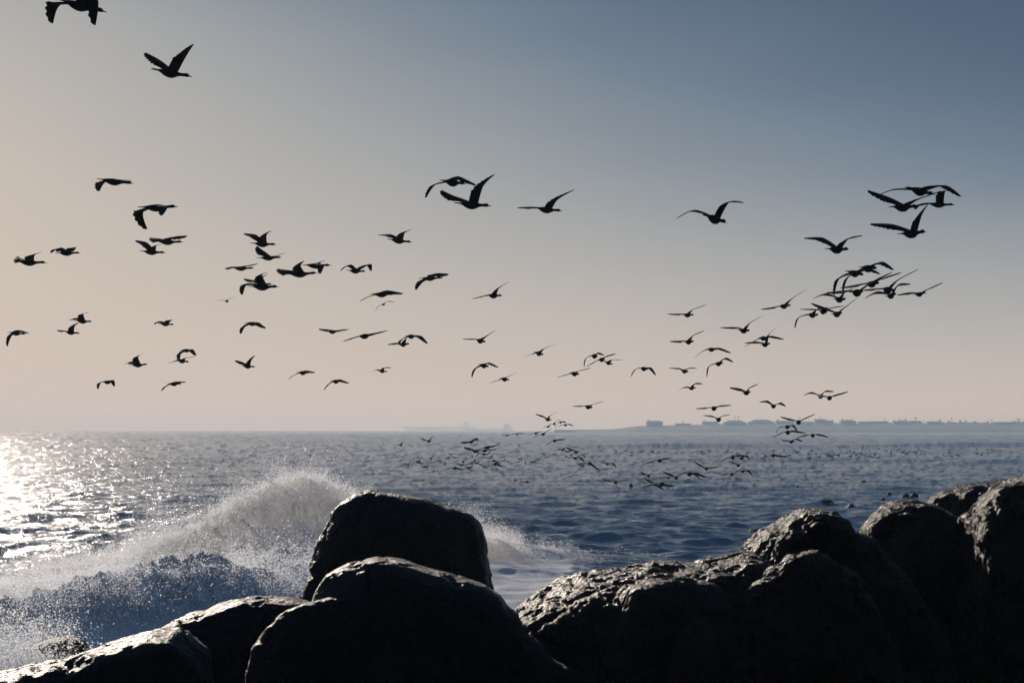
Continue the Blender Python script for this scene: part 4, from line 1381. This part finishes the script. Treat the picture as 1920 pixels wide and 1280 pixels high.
def strands(n, origin_fn, seed, length=.5):
    # torn strings and clots of water: droplets strung along short arcs
    o, v0 = origin_fn(n)
    m_ = 46
    t = np.sort(rng.random((n, m_)), axis=1) ** 1.3
    L_ = length * np.exp(rng.normal(0, .5, (n, 1)))
    pos = o[:, None, :] + v0[:, None, :] * (t * L_)[:, :, None]
    pos[:, :, 2] -= .6 * (t * L_) ** 2
    pos += rng.normal(0, 1, pos.shape) * (.006 + .05 * t)[:, :, None]
    rr_ = (.0075 * (1 - .75 * t) * np.exp(rng.normal(0, .35, t.shape)) + .0012)
    return pos.reshape(-1, 3), rr_.ravel()


def crest_src(n):
    px = rng.uniform(-100, 690, n)
    Dc, Zc = crest(px)
    Dy = Dc - rng.exponential(3.0, n)
    xx = (px - 960) / F * Dy
    o = np.stack([xx, Dy, surf(xx, Dy) + rng.exponential(.12, n)], 1)
    v = np.stack([rng.normal(.25, .5, n), rng.normal(-.3, .4, n), np.abs(rng.normal(.7, .4, n))], 1)
    return o, v


p, q = strands(3600, crest_src, 1)
spray('torn_water', 'torn strings of white water flying off the breaking wave', p, q)

# droplets flung from the plumes
allp, allr = [], []
for (ppx, pd, rx, ry, hh), cnt in zip(PLUMES, (120000, 90000, 90000, 70000, 40000, 30000)):
    cx = (ppx - 960) / F * pd
    th, ph = rng.uniform(0, 2 * math.pi, cnt), np.arccos(rng.uniform(0, 1, cnt))
    rr_ = .78 + .34 * rng.exponential(.55, cnt)
    q = np.stack([cx + rx * rr_ * np.sin(ph) * np.cos(th), pd + ry * rr_ * np.sin(ph) * np.sin(th), .35 + (hh * 1.12) * rr_ * np.cos(ph)], 1)
    q[:, 2] += surf(np.full(1, cx), np.full(1, pd))[0] - hh
    kk = cull(q, 1.6, .05, 401 + int(ppx))
    q = q[kk]
    allp.append(q)
    allr.append(drops(len(q), .0017, .010, .012))
spray('plume_spray', 'glinting droplets of the burst plumes below the wave', np.concatenate(allp), np.concatenate(allr))

# wind-blown mist off the crest peak
n = 110000
px = rng.normal(570, 75, n)
Dc, Zc = crest(px)
Dy = Dc + rng.normal(.6, 1.0, n)
xx = (px - 960) / F * Dy
p = np.stack([xx, Dy, surf(xx, Dy) + rng.exponential(.17, n)], 1)
p = p[cull(p, 1.2, .05, 501)]
spray('crest_mist', 'thin mist blown off the top of the wave crest', p, drops(len(p), .0012, .004, .0))

# spray beyond the block, over the gap
n = 190000
px = 830 + np.abs(rng.normal(0, 120, n))
Dy = 57 + rng.normal(0, 1.0, n) + (px - 905) * .012
xx = (px - 960) / F * Dy
hgt = np.where(px < 905, .30, .30 * np.exp(-(px - 905) / 110)) + .05
p = np.stack([xx, Dy, surf(xx, Dy) + np.abs(rng.normal(0, 1, n)) * hgt + .02], 1)
p = p[cull(p, 1.3, .12, 601, .25)]
spray('gap_spray', 'sloping burst of spray between the squared block and ledge', p, drops(len(p), .0017, .008, .006))

# splash at the near corner
n = 60000
t = rng.random(n)
p = np.stack([rng.normal(-5.15, .35, n), rng.normal(20.2, .5, n), 1.45 + rng.exponential(.22, n)], 1)
p = p[cull(p, 2.2, .05, 701)]
spray('corner_splash', 'white splash rising before the weed-covered rock in the corner', p, drops(len(p), .0018, .008, .02))

# ------------------------------------------------------------------ sea haze
hv_ = bpy.data.materials.new('sea_haze')
hv_.use_nodes = True
hv_.node_tree.nodes.clear()
pv = hv_.node_tree.nodes.new('ShaderNodeVolumePrincipled')
ou = hv_.node_tree.nodes.new('ShaderNodeOutputMaterial')
pv.inputs['Color'].default_value = (.52, .74, 1.0, 1)
pv.inputs['Absorption Color'].default_value = (1, 1, 1, 1)
pv.inputs['Density'].default_value = 2.4e-4
pv.inputs['Anisotropy'].default_value = .2
hv_.node_tree.links.new(pv.outputs[0], ou.inputs['Volume'])
v, f = [], []
box(v, f, -16500, 16500, -300, 16500, -6, 62)
hz_o = mesh_obj('haze', v, f, hv_, False)
tag(hz_o, 'pale sea haze softening the far coast and ships', 'haze', kind='stuff')
